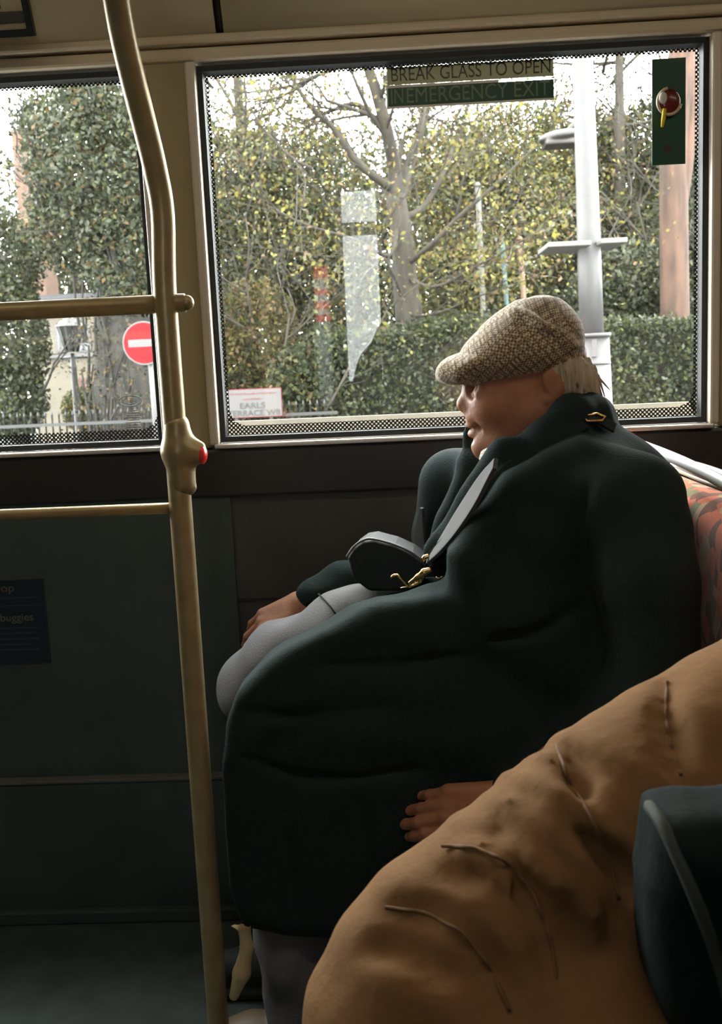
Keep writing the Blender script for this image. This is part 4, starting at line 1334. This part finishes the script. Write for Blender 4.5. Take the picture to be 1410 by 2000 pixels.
for s in (-1, 1):
    f.chain([Vector((.70, .98 + s * .10, .50)), Vector((.24, .98 + s * .11, .50)), Vector((.22, .98 + s * .11, .12))], [.09, .06, .045], .02)
    f.chain([Vector((.24, .98 + s * .11, .06)), Vector((.10, .98 + s * .11, .055))], [.04, .035], .02)
LV, LF = f.mesh()
np_mesh('body', NV, NF, M['skin'], nb)
pj = np_mesh('puffer_jacket', JV, JF, M['tan'], nb)
for px_ in SEAMS:
    tube('quilting_seam', [px_[0]] + [(px_[i - 1] + px_[i] * 2 + px_[i + 1]) / 4 for i in range(1, len(px_) - 1)] + [px_[-1]], .0017, M['tan_thread'], pj, 6)
np_mesh('trousers', relax(LV, LF, 2), LF, M['trouser'], nb)
f = Field((.5, .85, 1.12), (.80, 1.12, 1.40), .006)
f.ell((.675, .98, 1.255), (.098, .084, .095), None, 0); f.ell((.70, .98, 1.19), (.07, .08, .08), None, .03)
f.ell((.585, .98, 1.20), (.06, .06, .075), None, .02, sub=True)
sculpt('hair', f, M['seat_dark'], nb)
bus_seat('bus_seat', 'patterned bus seat under the person in the tan jacket', .90, .60, 1.36, .96, rail=False)

# black bag in the right foreground corner
bb = thing('handbag', 'black bag with a pale seam in the bottom right foreground', 'bag', at(1480, 2000, .62))
f = Field((.08, .54, .28), (.52, .82, 1.02), .004)
f.prism([at(x, y, .735) for x, y in ((1244, 1532), (1310, 1512), (1400, 1510), (1700, 1515), (1700, 2050), (1330, 2050), (1240, 1850), (1216, 1650))], .64, .745, .036, 0)
f.warp(lambda X, Y, Z: .002 * np.sin(70 * X + 50 * Z))
sculpt('bag_body', f, M['bag_black'], bb)
tube('seam_piping', spline([f.surf(x, y, .55, .8, .0) for x, y in ((1262, 1566), (1294, 1612), (1330, 1690), (1366, 1775), (1397, 1862), (1425, 1960), (1450, 2060))], 5), [.001] + [.0048] * 29 + [.003], M['bag_piping'], bb, 10)  # highlight on the bag's ridge, painted as a paler strip
# ------------------------------------------------------------------ outside: ground, trees, street furniture
GZ = -0.40
box('ground', -40, 50, 2.6, 90, GZ - .1, GZ, M['tarmac']); tag(bpy.data.objects['ground'], 'road and verge outside the bus', kind='structure')
vg = box('verge', -40, 50, 10.6, 90, GZ, GZ + .1, M['ground']); tag(vg, 'planted ground behind the railings', kind='structure')

def leaves_mesh(name, P, size, cols, parent, aspect=.6, droop=0.0, seed=1):
    """P: n x 3 leaf positions; size: n; cols: n x 3."""
    r = np.random.default_rng(seed)
    n = len(P)
    d = r.normal(size=(n, 3)); d[:, 2] -= droop; d /= np.linalg.norm(d, axis=1)[:, None]
    e = r.normal(size=(n, 3)); e -= (e * d).sum(1)[:, None] * d; e /= np.linalg.norm(e, axis=1)[:, None]
    nn = np.cross(d, e)
    s = np.asarray(size)[:, None]
    a = P - d * s * .5
    b = P + e * s * aspect * .5 + nn * s * .10
    c = P + d * s * .5
    g = P - e * s * aspect * .5 + nn * s * .10
    V = np.stack([a, b, c, g], 1).reshape(-1, 3)
    i = np.arange(n) * 4
    F = np.concatenate([np.stack([i, i + 1, i + 2], 1), np.stack([i, i + 2, i + 3], 1)])
    o = np_mesh(name, V, F, M['leaf'], parent, False)
    at_ = o.data.attributes.new('leafcol', 'FLOAT_COLOR', 'POINT')
    C = np.ones((n, 4), np.float32); C[:, :3] = cols
    at_.data.foreach_set('color', np.repeat(C, 4, 0).ravel())
    o['kind'] = 'stuff'
    return o

def palette(n, cs, w, r, jit=.35):
    cs = np.array(cs); k = r.choice(len(cs), n, p=np.array(w) / sum(w))
    return cs[k] * .46 * (1 + r.uniform(-jit, jit, (n, 1)))

DG, GG, YG, BR, MG, PG = (.034, .046, .022), (.090, .102, .068), (.21, .19, .04), (.15, .10, .042), (.092, .10, .032), (.16, .17, .12)

def px_ell(px, py, Y, rx, rz, ry=None):
    c = at(px, py, Y); s = Y / FPX
    return (c, (rx * s, ry if ry else (rx + rz) * .5 * s, rz * s))

def crown_points(ells, n, r, shell=.55, clump=0):
    vol = np.array([e[1][0] * e[1][1] * e[1][2] for e in ells]) ** .8
    k = r.choice(len(ells), n, p=vol / vol.sum())
    d = r.normal(size=(n, 3)); d /= np.linalg.norm(d, axis=1)[:, None]
    rad = r.uniform(shell, 1.0, n) ** .6
    C = np.array([list(e[0]) for e in ells])[k]; R = np.array([list(e[1]) for e in ells])[k]
    P = C + d * rad[:, None] * R
    if clump:
        m = max(1, n // clump)
        A_ = P[r.integers(0, n, m)]
        P = A_[r.integers(0, m, n)] + r.normal(size=(n, 3)) * .16 * R.mean(1)[:, None] * .6
    return P

def branch_geo(pts, r0, r1, seg=7):
    ps = spline(pts, 4) if len(pts) > 2 else [Vector(p) for p in pts]
    n = len(ps)
    return tube_geo(ps, [r0 + (r1 - r0) * i / (n - 1) for i in range(n)], seg)

class Geo:
    def __init__(s): s.v, s.f = [], []
    def add(s, v, f):
        n = len(s.v); s.v += [tuple(x) for x in v]; s.f += [tuple(i + n for i in q) for q in f]
    def build(s, name, m, parent):
        return mesh_obj(name, s.v, s.f, m, parent, True)

def twigs(G, p, d, L, r, depth, rnd, spread=.55, up=.1):
    d = Vector(d).normalized()
    q1 = Vector(p) + d * L * .5 + Vector((rnd.gauss(0, .06), rnd.gauss(0, .06), rnd.gauss(0, .06))) * L
    d2 = (d + Vector((rnd.gauss(0, .22), rnd.gauss(0, .22), rnd.gauss(up, .2)))).normalized()
    q2 = q1 + d2 * L * .5
    v, f = tube_geo(spline([p, q1, q2], 2), [r, r * .88, r * .78, r * .68, r * .58], 4 if depth < 2 else 6)
    G.add(v, f)
    out = [q2]
    if depth > 0:
        for i in range(rnd.choice((2, 3, 3))):
            a = rnd.random()
            b = Vector(p).lerp(q1, a * 2) if a < .5 else q1.lerp(q2, a * 2 - 1)
            if i == 0: b = q2
            nd = (d2 + Vector((rnd.gauss(0, spread), rnd.gauss(0, spread), rnd.gauss(up, spread)))).normalized()
            out += twigs(G, b, nd, L * rnd.uniform(.55, .8), r * .6, depth - 1, rnd, spread, up)
    return out

rnd = random.Random(3)
# the bare-limbed tree in the middle of the window
TY = 13.0
t = thing('tree', 'bare-branched tree with forking trunk rising in the middle of the wide window', 'tree', (at(800, 640, TY).x, TY, GZ))
G = Geo()
def PB(px, py, dy=0): return at(px, py, TY + dy)
base = at(800, 640, TY)
v, f = branch_geo([Vector((base.x + .02, TY, GZ)), base, PB(792, 560), PB(786, 470), PB(772, 380)], .20, .125, 12); G.add(v, f)
limbs = [([PB(772, 385), PB(770, 330), PB(755, 255, -.3), PB(735, 180, -.5), PB(712, 100, -.6), PB(700, -40, -.7)], .10, .05),
         ([PB(778, 400), PB(800, 320, .3), PB(825, 240, .5), PB(840, 150, .7), PB(850, -20, .8)], .085, .04),
         ([PB(765, 370), PB(700, 320, -.4), PB(650, 250, -.6), PB(600, 200, -.7), PB(545, 110, -.8)], .055, .018),
         ([PB(755, 260, -.3), PB(700, 205, -.3), PB(650, 215, -.2), PB(612, 230, -.2)], .045, .015),
         ([PB(775, 420), PB(745, 360, .3), PB(690, 300, .6), PB(655, 240, .8)], .045, .014),
         ([PB(778, 440), PB(760, 500, -.5), PB(700, 470, -.8), PB(600, 440, -1), PB(520, 400, -1.1)], .032, .010),
         ([PB(790, 520), PB(840, 480, -.4), PB(900, 420, -.6), PB(980, 350, -.8), PB(1040, 290, -.8)], .040, .012),
         ([PB(783, 430), PB(830, 400, .4), PB(870, 330, .6), PB(905, 240, .8), PB(930, 120, 1)], .045, .014),
         ([PB(790, 540), PB(850, 560, -.6), PB(930, 520, -.9), PB(1020, 470, -1), PB(1080, 430, -1)], .026, .008),
         ([PB(795, 620), PB(860, 610, -.5), PB(930, 580, -.8), PB(1000, 560, -1)], .020, .006),
         ([PB(790, 600), PB(770, 540, -.5), PB(740, 480, -.6), PB(730, 420, -.7)], .025, .008),
         ([PB(610, 330, -.8), PB(560, 300, -.9), PB(500, 230, -1), PB(470, 150, -1.1)], .022, .008)]
tips = []
for pts, a, b in limbs:
    v, f = branch_geo(pts, a, b, 8); G.add(v, f)
    ps = spline(pts, 4)
    for i in range(3, len(ps), 2):
        d = (ps[i] - ps[i - 1]).normalized()
        tips += twigs(G, ps[i], d + Vector((rnd.gauss(0, .7), rnd.gauss(0, .5), rnd.gauss(.2, .6))), rnd.uniform(.5, 1.1), max(.008, b * .7), 2, rnd)
G.build('trunk', M['bark'], t)
r = np.random.default_rng(11)
T = np.array([list(p) for p in tips])
k = r.integers(0, len(T), 9000)
P = T[k] + r.normal(size=(9000, 3)) * .22
leaves_mesh('foliage', P, r.uniform(.035, .085, 9000), palette(9000, (YG, BR, MG, PG), (4, 3, 3, 1), r), t, seed=12)

def bushy(name, label, ells, n, size, cs, w, seed, trunk=None, tm='bark_dark', clump=0, shell=.5, group=None, cat='tree', aspect=.6, twn=0):
    c = ells[0][0]
    t = thing(name, label, cat, (c.x, c.y, GZ), group)
    r = np.random.default_rng(seed)
    P = crown_points(ells, n, r, shell, clump)
    P = P[P[:, 2] > GZ]
    leaves_mesh('foliage', P, r.uniform(size[0], size[1], len(P)), palette(len(P), cs, w, r), t, aspect, seed=seed)
    G = Geo()
    rn = random.Random(seed)
    if trunk:
        v, f = branch_geo(trunk[0], trunk[1], trunk[2], 10); G.add(v, f)
    else:
        v, f = branch_geo([Vector((c.x, c.y, GZ)), Vector((c.x, c.y, (c.z + GZ) / 2)), Vector(c)], .14, .06, 8); G.add(v, f)
    for i in range(twn):
        e = ells[rn.randrange(len(ells))]
        p = Vector(e[0]) + Vector((rn.uniform(-.6, .6) * e[1][0], rn.uniform(-.6, .3) * e[1][1], rn.uniform(-.9, .3) * e[1][2]))
        v, f = branch_geo([Vector(c), Vector(c).lerp(p, .5) + Vector((0, 0, -.15)), p], .04, .022, 6); G.add(v, f)
        twigs(G, p, (rn.gauss(0, .5), rn.gauss(0, .3), 1), rn.uniform(.8, 1.6), .022, 3, rn)
    G.build('trunk', M[tm], t)
    return t

# clipped hedge along the pavement
HY = 12.0
hd = thing('hedge', 'dense dark green clipped hedge behind the seated person', 'hedge', (at(1000, 700, HY).x, HY, GZ))
hx0, hx1 = at(615, 700, HY).x, at(1520, 700, HY).x + 2
hz = at(900, 640, HY).z
r = np.random.default_rng(5)
n = 36000
P = np.stack([r.uniform(hx0, hx1, n), HY + r.uniform(0, 1, n) ** 2 * .9, r.uniform(.2, hz, n)], 1)
top_w = r.random(n) < .3
P[top_w, 2] = hz + r.normal(0, .06, top_w.sum()); P[top_w, 1] = HY + r.uniform(0, 1.2, top_w.sum())
bumpy = np.sin(P[:, 0] * 2.1) * .10 + np.sin(P[:, 0] * 5.3 + P[:, 2] * 3) * .07
P[:, 1] += bumpy; P[:, 2] += np.where(top_w, np.sin(P[:, 0] * 1.3) * .08, 0)
leaves_mesh('foliage', P, r.uniform(.04, .085, n), palette(n, (DG, MG, GG, PG), (6, 3, 2, .5), r), hd, seed=6)
box('stems', hx0, hx1, HY + .55, HY + 1.0, GZ + .1, hz - .1, M['bark_dark'], hd)

BU = [
    ('shrub', 'dark green shrub beside the street name sign', [px_ell(590, 780, 12.3, 75, 110), px_ell(545, 810, 12.4, 80, 70), px_ell(640, 720, 12.8, 60, 90)], 15000, (.04, .09), (DG, MG, BR), (6, 2, 1), 21, 'shrub'),
    ('shrub', 'russet-leaved shrub at the left edge of the wide window', [px_ell(500, 660, 13.4, 90, 120), px_ell(450, 720, 13.2, 70, 90)], 8000, (.04, .09), (BR, MG, YG, DG), (5, 3, 1, 3), 22, 'shrub'),
    ('tree', 'leafy tree filling the left part of the wide window', [px_ell(520, 470, 16, 150, 170), px_ell(460, 360, 16, 90, 130), px_ell(600, 380, 16.5, 130, 130), px_ell(640, 560, 15.5, 120, 110), px_ell(430, 560, 15.5, 90, 120)], 26000, (.05, .11), (MG, GG, DG, YG, BR), (4, 4, 4, 1.2, 1.5), 23, 'tree'),
    ('tree', 'yellow-green leafy tree between the bare trunk and the white lamp post', [px_ell(960, 440, 16, 150, 160), px_ell(900, 540, 15, 110, 90), px_ell(1010, 320, 17, 120, 110), px_ell(870, 350, 17, 90, 110)], 26000, (.05, .10), (YG, MG, GG, BR, DG), (3, 4, 3, 3, 2.5), 24, 'tree'),
    ('tree', 'tall leafy tree behind the white lamp post', [px_ell(1200, 400, 18, 140, 140), px_ell(1250, 300, 18, 90, 90), px_ell(1160, 500, 17, 130, 110), px_ell(1120, 300, 19, 100, 90)], 22000, (.06, .12), (GG, MG, BR, YG, DG), (4, 3, 2, 1.5, 3), 25, 'tree'),
    ('shrub', 'pale glossy shrub right of the white lamp post above the hedge', [px_ell(1225, 545, 13.5, 80, 75), px_ell(1170, 580, 13.6, 70, 60), px_ell(1290, 590, 13.6, 60, 50)], 8000, (.05, .10), (PG, GG, MG, DG), (3, 4, 2, 3), 26, 'shrub'),
    ('tree', 'leafy tree at the right edge of the wide window', [px_ell(1390, 430, 15, 110, 150), px_ell(1400, 560, 14.5, 90, 100), px_ell(1420, 300, 16, 90, 100)], 13000, (.05, .11), (GG, DG, MG, PG), (4, 4, 3, 1), 27, 'tree'),
]
for nm, lb, el, n, sz, cs, w, sd, ct in BU:
    bushy(nm, lb, el, n, sz, cs, w, sd, clump=14 if ct == 'tree' else 0, cat=ct, twn=14 if ct == 'tree' else 3, tm='bark')
# the far tree belt that closes the view
for i, (lb, px, rx) in enumerate((('distant grey-green tree behind the left pane', 150, 260), ('distant grey-green tree behind the street name sign', 480, 240), ('distant grey-green tree behind the bare trunk', 790, 240), ('distant grey-green tree behind the lamp head', 1080, 240), ('distant grey-green tree behind the green sticker', 1360, 220))):
    e = [px_ell(px, 520, 26, rx, 230), px_ell(px - 60, 700, 25, rx, 180), px_ell(px + 60, 420, 27, rx * .7, 160)]
    bushy('tree', lb, e, 22000, (.11, .22), (GG, MG, DG, BR), (4, 3, 4, 2), 40 + i, clump=10, cat='tree', twn=20, tm='bark', shell=.2, group='far tree belt')
# thin bare crowns against the sky in the top corners
def bare(label, px, py, Y, n, L, seed):
    b = at(px, py, Y)
    t = thing('tree', label, 'tree', (b.x, Y, GZ), 'bare trees against the sky')
    G = Geo(); rn = random.Random(seed)
    v, f = branch_geo([Vector((b.x, Y, GZ)), b, b + Vector((0, 0, 2.5))], .13, .04, 8); G.add(v, f)
    tp = []
    for i in range(n):
        p = b + Vector((rn.gauss(0, .2), rn.gauss(0, .2), rn.uniform(-1, 2.2)))
        tp += twigs(G, p, (rn.gauss(0, .9), rn.gauss(0, .5), rn.uniform(.2, 1)), L * rn.uniform(.7, 1.2), .03, 4, rn, up=.15)
    G.build('trunk', M['twig'], t)
    r = np.random.default_rng(seed)
    T = np.array([list(p) for p in tp]); k = r.integers(0, len(T), 5000)
    leaves_mesh('foliage', T[k] + r.normal(size=(5000, 3)) * .2, r.uniform(.05, .10, 5000), palette(5000, (BR, GG, MG), (2, 2, 1), r), t, seed=seed)
bare('slender bare tree against the sky in the top left of the wide window', 470, 260, 17, 9, 1.5, 51)
bare('slender bare tree against the sky between the exit sticker and the green sticker', 1210, 250, 17, 10, 1.4, 52)
bare('slender bare tree against the sky beside the wide window\'s right edge', 1360, 250, 18, 8, 1.4, 53)

# brick reflection in the window, modelled as a straight reddish trunk behind the hedge
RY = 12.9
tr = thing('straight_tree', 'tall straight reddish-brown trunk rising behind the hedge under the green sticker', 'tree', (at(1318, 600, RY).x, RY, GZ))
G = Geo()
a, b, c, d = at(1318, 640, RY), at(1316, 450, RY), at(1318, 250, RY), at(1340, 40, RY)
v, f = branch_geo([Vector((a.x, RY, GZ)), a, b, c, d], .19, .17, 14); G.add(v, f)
G.build('trunk', M['bark_red'], tr)  # main shaft of the stand-in for the brick reflection
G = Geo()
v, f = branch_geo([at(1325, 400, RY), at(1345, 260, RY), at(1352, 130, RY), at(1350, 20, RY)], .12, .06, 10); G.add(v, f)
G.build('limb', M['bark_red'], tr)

# big evergreen behind the left window and its thick trunk
bushy('evergreen_tree', 'large grey-green evergreen tree filling the left window', [px_ell(190, 330, 12, 130, 160), px_ell(150, 240, 12.2, 120, 80), px_ell(240, 480, 11.8, 90, 120), px_ell(130, 440, 12.2, 80, 90), px_ell(250, 250, 12, 70, 100)],
      26000, (.04, .085), (GG, DG, MG, BR), (6, 4, 2, 1), 61, trunk=([Vector((at(240, 700, 12.6).x, 12.6, GZ)), at(240, 800, 12.6), at(240, 640, 12.6), at(215, 400, 12.3)], .36, .20), clump=12, twn=10)
bushy('laurel_bush', 'leafy green bush in the lower left corner of the left window', [px_ell(25, 660, 12.5, 70, 120), px_ell(0, 520, 12.8, 80, 110), px_ell(20, 780, 12.4, 75, 80)], 14000, (.04, .09), (GG, MG, DG, PG), (4, 3, 4, 1), 62, cat='bush', twn=3)
bushy('shrub', 'low bright green shrub behind the railings beside the street lantern', [px_ell(160, 800, 14.5, 40, 45)], 2500, (.04, .08), (YG, MG, GG), (2, 3, 2), 63, cat='shrub')
# ridged bark slats on the thick trunk
tk = thing('ivy_trunk', 'thick dark trunk below the round red sign', 'tree', (at(240, 800, 12.1).x, 12.1, GZ))
G = Geo()
b0, b1 = at(243, 860, 12.1), at(243, 620, 12.1)
v, f = tube_geo([Vector((b0.x, 12.1, GZ)), b0, b1], [.42, .38, .36], 24); G.add(v, f)
rn = random.Random(9)
for i in range(46):
    an = rn.uniform(PI, 2 * PI)
    x, y = b0.x + math.cos(an) * .385, 12.1 + math.sin(an) * .385
    z0 = rn.uniform(b0.z - .4, b1.z - .2)
    v, f = branch_geo([Vector((x, y, z0)), Vector((x + rn.gauss(0, .03), y - .01, z0 + .3)), Vector((x + rn.gauss(0, .05), y, z0 + rn.uniform(.5, .9)))], rn.uniform(.012, .03), .01, 6); G.add(v, f)
G.build('trunk', M['bark_dark'], tk)
r = np.random.default_rng(64)
P = np.stack([b0.x + r.normal(0, .30, 1500), 12.1 - .36 + r.normal(0, .08, 1500), r.uniform(b0.z - .2, b1.z + .1, 1500)], 1)
leaves_mesh('ivy', P, r.uniform(.03, .06, 1500), palette(1500, (DG, BR, GG), (3, 3, 1), r), tk, seed=65)

# iron railings
RL = 11.3
rl = thing('railings', 'black iron railings along the verge', 'fence', (at(300, 850, RL).x, RL, GZ))
x0, x1 = at(-30, 850, RL).x, at(660, 830, RL).x
zt = at(100, 803, RL).z
v, f = tube_geo([(0, 0, GZ), (0, 0, zt - .06), (0, 0, zt - .05), (0, 0, zt)], [.010, .010, .016, .002], 8)
bar_me = None
nbar = int((x1 - x0) / .082)
for i in range(nbar):
    if bar_me is None:
        o = mesh_obj('bar', [tuple(p) for p in v], f, M['iron'], None, True); bar_me = o.data
        COL.objects.unlink(o)
    else:
        o = bpy.data.objects.new('bar', bar_me)
    o.location = (x0 + i * .082, RL, 0)
    link(o, rl)
for z in (zt - .16, GZ + .2):
    box('rail', x0, x1, RL - .012, RL + .012, z - .018, z + .018, M['iron'], rl)

# street name sign
SY = 11.2
ss = thing('street_sign', 'white street name sign reading Earls Terrace in the lower left of the wide window', 'sign', at(493, 820, SY))
sx0, sx1 = at(437, 790, SY).x, at(551, 790, SY).x
z0, z1 = at(493, 815, SY).z, at(493, 759, SY).z
o = box('plate', sx0, sx1, SY - .008, SY + .008, z0, z1, M['sign_white'], ss, bev=.006)
bm = bmesh.new(); rect_ring(bm, sx0, sx1, z0, z1, .006, SY - .010, SY - .006); bm_obj('border', bm, M['sign_red'], ss)
w = sx1 - sx0
zs = lambda fy: z1 + (z0 - z1) * fy
fit_text('small_lettering', 'The Royal Borough of Kensington', sx0 + w * .10, sx0 + w * .90, zs(.17), .030, M['sign_red'], ss, SY - .0095)
fit_text('small_lettering', 'and Chelsea', sx0 + w * .34, sx0 + w * .64, zs(.36), .030, M['sign_red'], ss, SY - .0095)
fit_text('large_lettering', 'EARLS', sx0 + w * .28, sx0 + w * .71, zs(.60), .092, M['sign_ink'], ss, SY - .0115, .0010)
fit_text('large_lettering', 'TERRACE W8', sx0 + w * .06, sx0 + w * .96, zs(.86), .092, M['sign_ink'], ss, SY - .0115, .0010)
for x in (sx0 + w * .2, sx0 + w * .8):
    box('post', x - .02, x + .02, SY + .01, SY + .04, GZ, z0 + .05, M['iron'], ss)

# no-entry sign
NYY = 10.6
ne = thing('no_entry_sign', 'round red no entry sign with white bar beside the pole', 'sign', (at(280, 670, NYY).x, NYY, GZ))
c = at(281, 670, NYY)
def disc(name, rad, y0, y1, m, parent, cc):
    bm = bmesh.new(); bmesh.ops.create_cone(bm, segments=48, radius1=rad, radius2=rad, depth=y1 - y0, cap_ends=True)
    bmesh.ops.transform(bm, matrix=Matrix.Translation((cc.x, (y0 + y1) / 2, cc.z)) @ Matrix.Rotation(PI / 2, 4, 'X'), verts=bm.verts)
    return bm_obj(name, bm, m, parent)
R_ = 42 * NYY / FPX
disc('plate', R_, NYY, NYY + .012, M['sign_white'], ne, c)
disc('red_disc', R_ * .93, NYY - .004, NYY, M['sign_red'], ne, c)
box('white_bar', c.x - R_ * .72, c.x + R_ * .72, NYY - .007, NYY - .004, c.z - R_ * .17, c.z + R_ * .17, M['sign_white'], ne)
tube('post', [(c.x + .05, NYY + .05, GZ), (c.x + .05, NYY + .05, c.z + R_ * .6)], .035, M['post_grey'], ne, 12)

# Victorian street lantern
LY = 14.0
lt = thing('street_lantern', 'black ornate street lantern on a post behind the left window', 'lamp post', (at(143, 800, LY).x, LY, GZ))
c0 = at(141, 690, LY); s = LY / FPX
tube('post', [Vector((c0.x, LY, GZ)), Vector((c0.x, LY, GZ + .5)), Vector((c0.x, LY, c0.z - .25)), c0], [.085, .06, .045, .03], M['iron'], lt, 12)
tube('ladder_bar', [c0 + Vector((-.22, 0, -.06)), c0 + Vector((.22, 0, -.06))], .016, M['iron'], lt, 8)
bm = bmesh.new(); bmesh.ops.create_cone(bm, segments=6, radius1=.085, radius2=.19, depth=.36, cap_ends=True)
bmesh.ops.transform(bm, matrix=Matrix.Translation(c0 + Vector((0, 0, .20))), verts=bm.verts); bm_obj('lantern_pane', bm, M['lantern_glass'], lt)
for k in range(6):
    an = k * PI / 3
    tube('glazing_bar', [c0 + Vector((math.cos(an) * .085, math.sin(an) * .085, .02)), c0 + Vector((math.cos(an) * .19, math.sin(an) * .19, .38))], .014, M['iron'], lt, 6)
bm = bmesh.new(); bmesh.ops.create_cone(bm, segments=12, radius1=.21, radius2=.05, depth=.14, cap_ends=True)
bmesh.ops.transform(bm, matrix=Matrix.Translation(c0 + Vector((0, 0, .45))), verts=bm.verts); bm_obj('roof', bm, M['iron'], lt)
tube('finial', [c0 + Vector((0, 0, .5)), c0 + Vector((0, 0, .58)), c0 + Vector((0, 0, .66))], [.03, .045, .008], M['iron'], lt, 8)

# cream house far behind the lantern
QY = 20.0
hs_ = thing('house', 'cream house with arched door and chimney behind the street lantern', 'house', (at(140, 800, QY).x, QY + 2, GZ))
x0, x1 = at(60, 700, QY).x, at(200, 700, QY).x
zt = at(140, 600, QY).z
box('wall', x0, x1, QY, QY + 5, GZ, zt, M['render_wall'], hs_)
box('string_course', x0, x1, QY - .08, QY, at(140, 698, QY).z, at(140, 690, QY).z, M['sign_white'], hs_)
def house_win(px0, px1, py0, py1):
    a, b = at(px0, py1, QY), at(px1, py0, QY)
    w = box('window', a.x, b.x, QY - .04, QY + .02, a.z, b.z, M['sign_white'], hs_)
    box('pane', a.x + .04, (a.x + b.x) / 2 - .02, QY - .05, QY - .03, a.z + .04, b.z - .04, M['house_glass'], w)
    box('pane', (a.x + b.x) / 2 + .02, b.x - .04, QY - .05, QY - .03, a.z + .04, b.z - .04, M['house_glass'], w)
house_win(112, 128, 640, 688); house_win(152, 176, 640, 688)
a, b = at(150, 790, QY), at(172, 738, QY)
box('door', a.x, b.x, QY - .04, QY + .02, a.z, b.z, M['brick'], hs_)
box('roof', x0 - .2, x1 + .2, QY - .2, QY + 5.2, zt, zt + .25, M['roof'], hs_)
a, b = at(36, 420, 21), at(62, 250, 21)
box('chimney', a.x, b.x, 21, 21.8, zt, b.z, M['brick'], hs_, bev=.02)

# white lamp post by the kerb
PYY = 6.5
lp = thing('lamp_post', 'pale grey street lamp post with flat side plates in front of the hedge', 'lamp post', (at(1170, 830, PYY).x, PYY, GZ))
q = [at(1136, 20, PYY), at(1137, 100, PYY), at(1146, 350, PYY), at(1151, 520, PYY), at(1156, 655, PYY)]
tube('upper_post', q, [.060, .063, .070, .076, .078], M['post_grey'], lp, 20)
g0, g1 = at(1157, 655, PYY), at(1168, 860, PYY)
gr = (g1 - g0) / (g1.z - g0.z)
g2 = g1 + gr * (GZ - g1.z)
tube('lower_post', [g0, g2], .105, M['post_grey'], lp, 24)
tube('collar', [g0 + Vector((0, 0, -.012)), g0 + Vector((0, 0, .012))], .118, M['post_grey'], lp, 24)
gg = at(1160, 712, PYY)
tube('joint_ring', [gg, gg + Vector((0, 0, .010))], .108, M['lamp_brown'], lp, 24)
dl = at(1160, 680, PYY - .104)
box('door_label', dl.x - .015, dl.x + .018, dl.y - .004, dl.y + .004, dl.z - .055, dl.z + .055, M['sign_white'], lp)
for xa, xb in ((1060, 1142), (1160, 1210)):
    a, b = at(xa, 487 if xa < 1100 else 480, PYY), at(xb, 483, PYY)
    box('side_plate', a.x, b.x, PYY - .22, PYY + .22, a.z - .012, a.z + .018, M['post_pale'], lp, bev=.005)
# lamp head on a bracket arm
LH = 8.5
lh = thing('street_lamp', 'brown shallow lamp head on a bent arm left of the pale post', 'lamp', (at(1150, 640, LH).x, LH, GZ))
f = Field(at(1040, 310, LH) - Vector((0, .4, 0)), at(1160, 220, LH) + Vector((0, .4, 0)), .012)
f.ell(at(1098, 268, LH), (.185, .16, .055), axes((1, 0, .10), (0, 0, 1)), 0)
f.ell(at(1080, 270, LH), (.12, .12, .035), axes((1, 0, .10), (0, 0, 1)), .03)
f.rbox(at(1098, 282, LH), (.15, .12, .02), .015, None, .01)
sculpt('lamp_head', f, M['lamp_brown'], lh)
tube('arm', spline([at(1105, 260, LH), at(1118, 246, LH), at(1135, 230, LH), at(1150, 226, LH)], 5), .022, M['lamp_brown'], lh, 10)
tube('post', [at(1150, 226, LH), Vector((at(1158, 600, LH).x, LH, GZ))], .03, M['lamp_brown'], lh, 10)

# handrail reflections in the window, modelled as slim posts behind the cap
for px, top_, Y, r_, m, lb in ((945, 365, 12.8, .035, 'post_pale', 'tallest slim pale post above the flat cap'), (993, 470, 12.8, .030, 'post_teal', 'slim greenish post above the flat cap'), (1027, 470, 12.8, .034, 'post_orange', 'short brown post above the flat cap')):
    a = at(px, 640, Y); b = at(px - 12, top_, Y)
    o = thing('garden_post', lb, 'post', (a.x, Y, GZ), 'slim posts behind the hedge')
    tube('stake', [Vector((a.x, Y, GZ)), a, b], r_, M[m], o, 8)
    tube('post_cap', [b, b + Vector((0, 0, .03)), b + Vector((0, 0, .06))], [r_ * 1.2, r_ * 1.2, r_ * .3], M[m], o, 8)
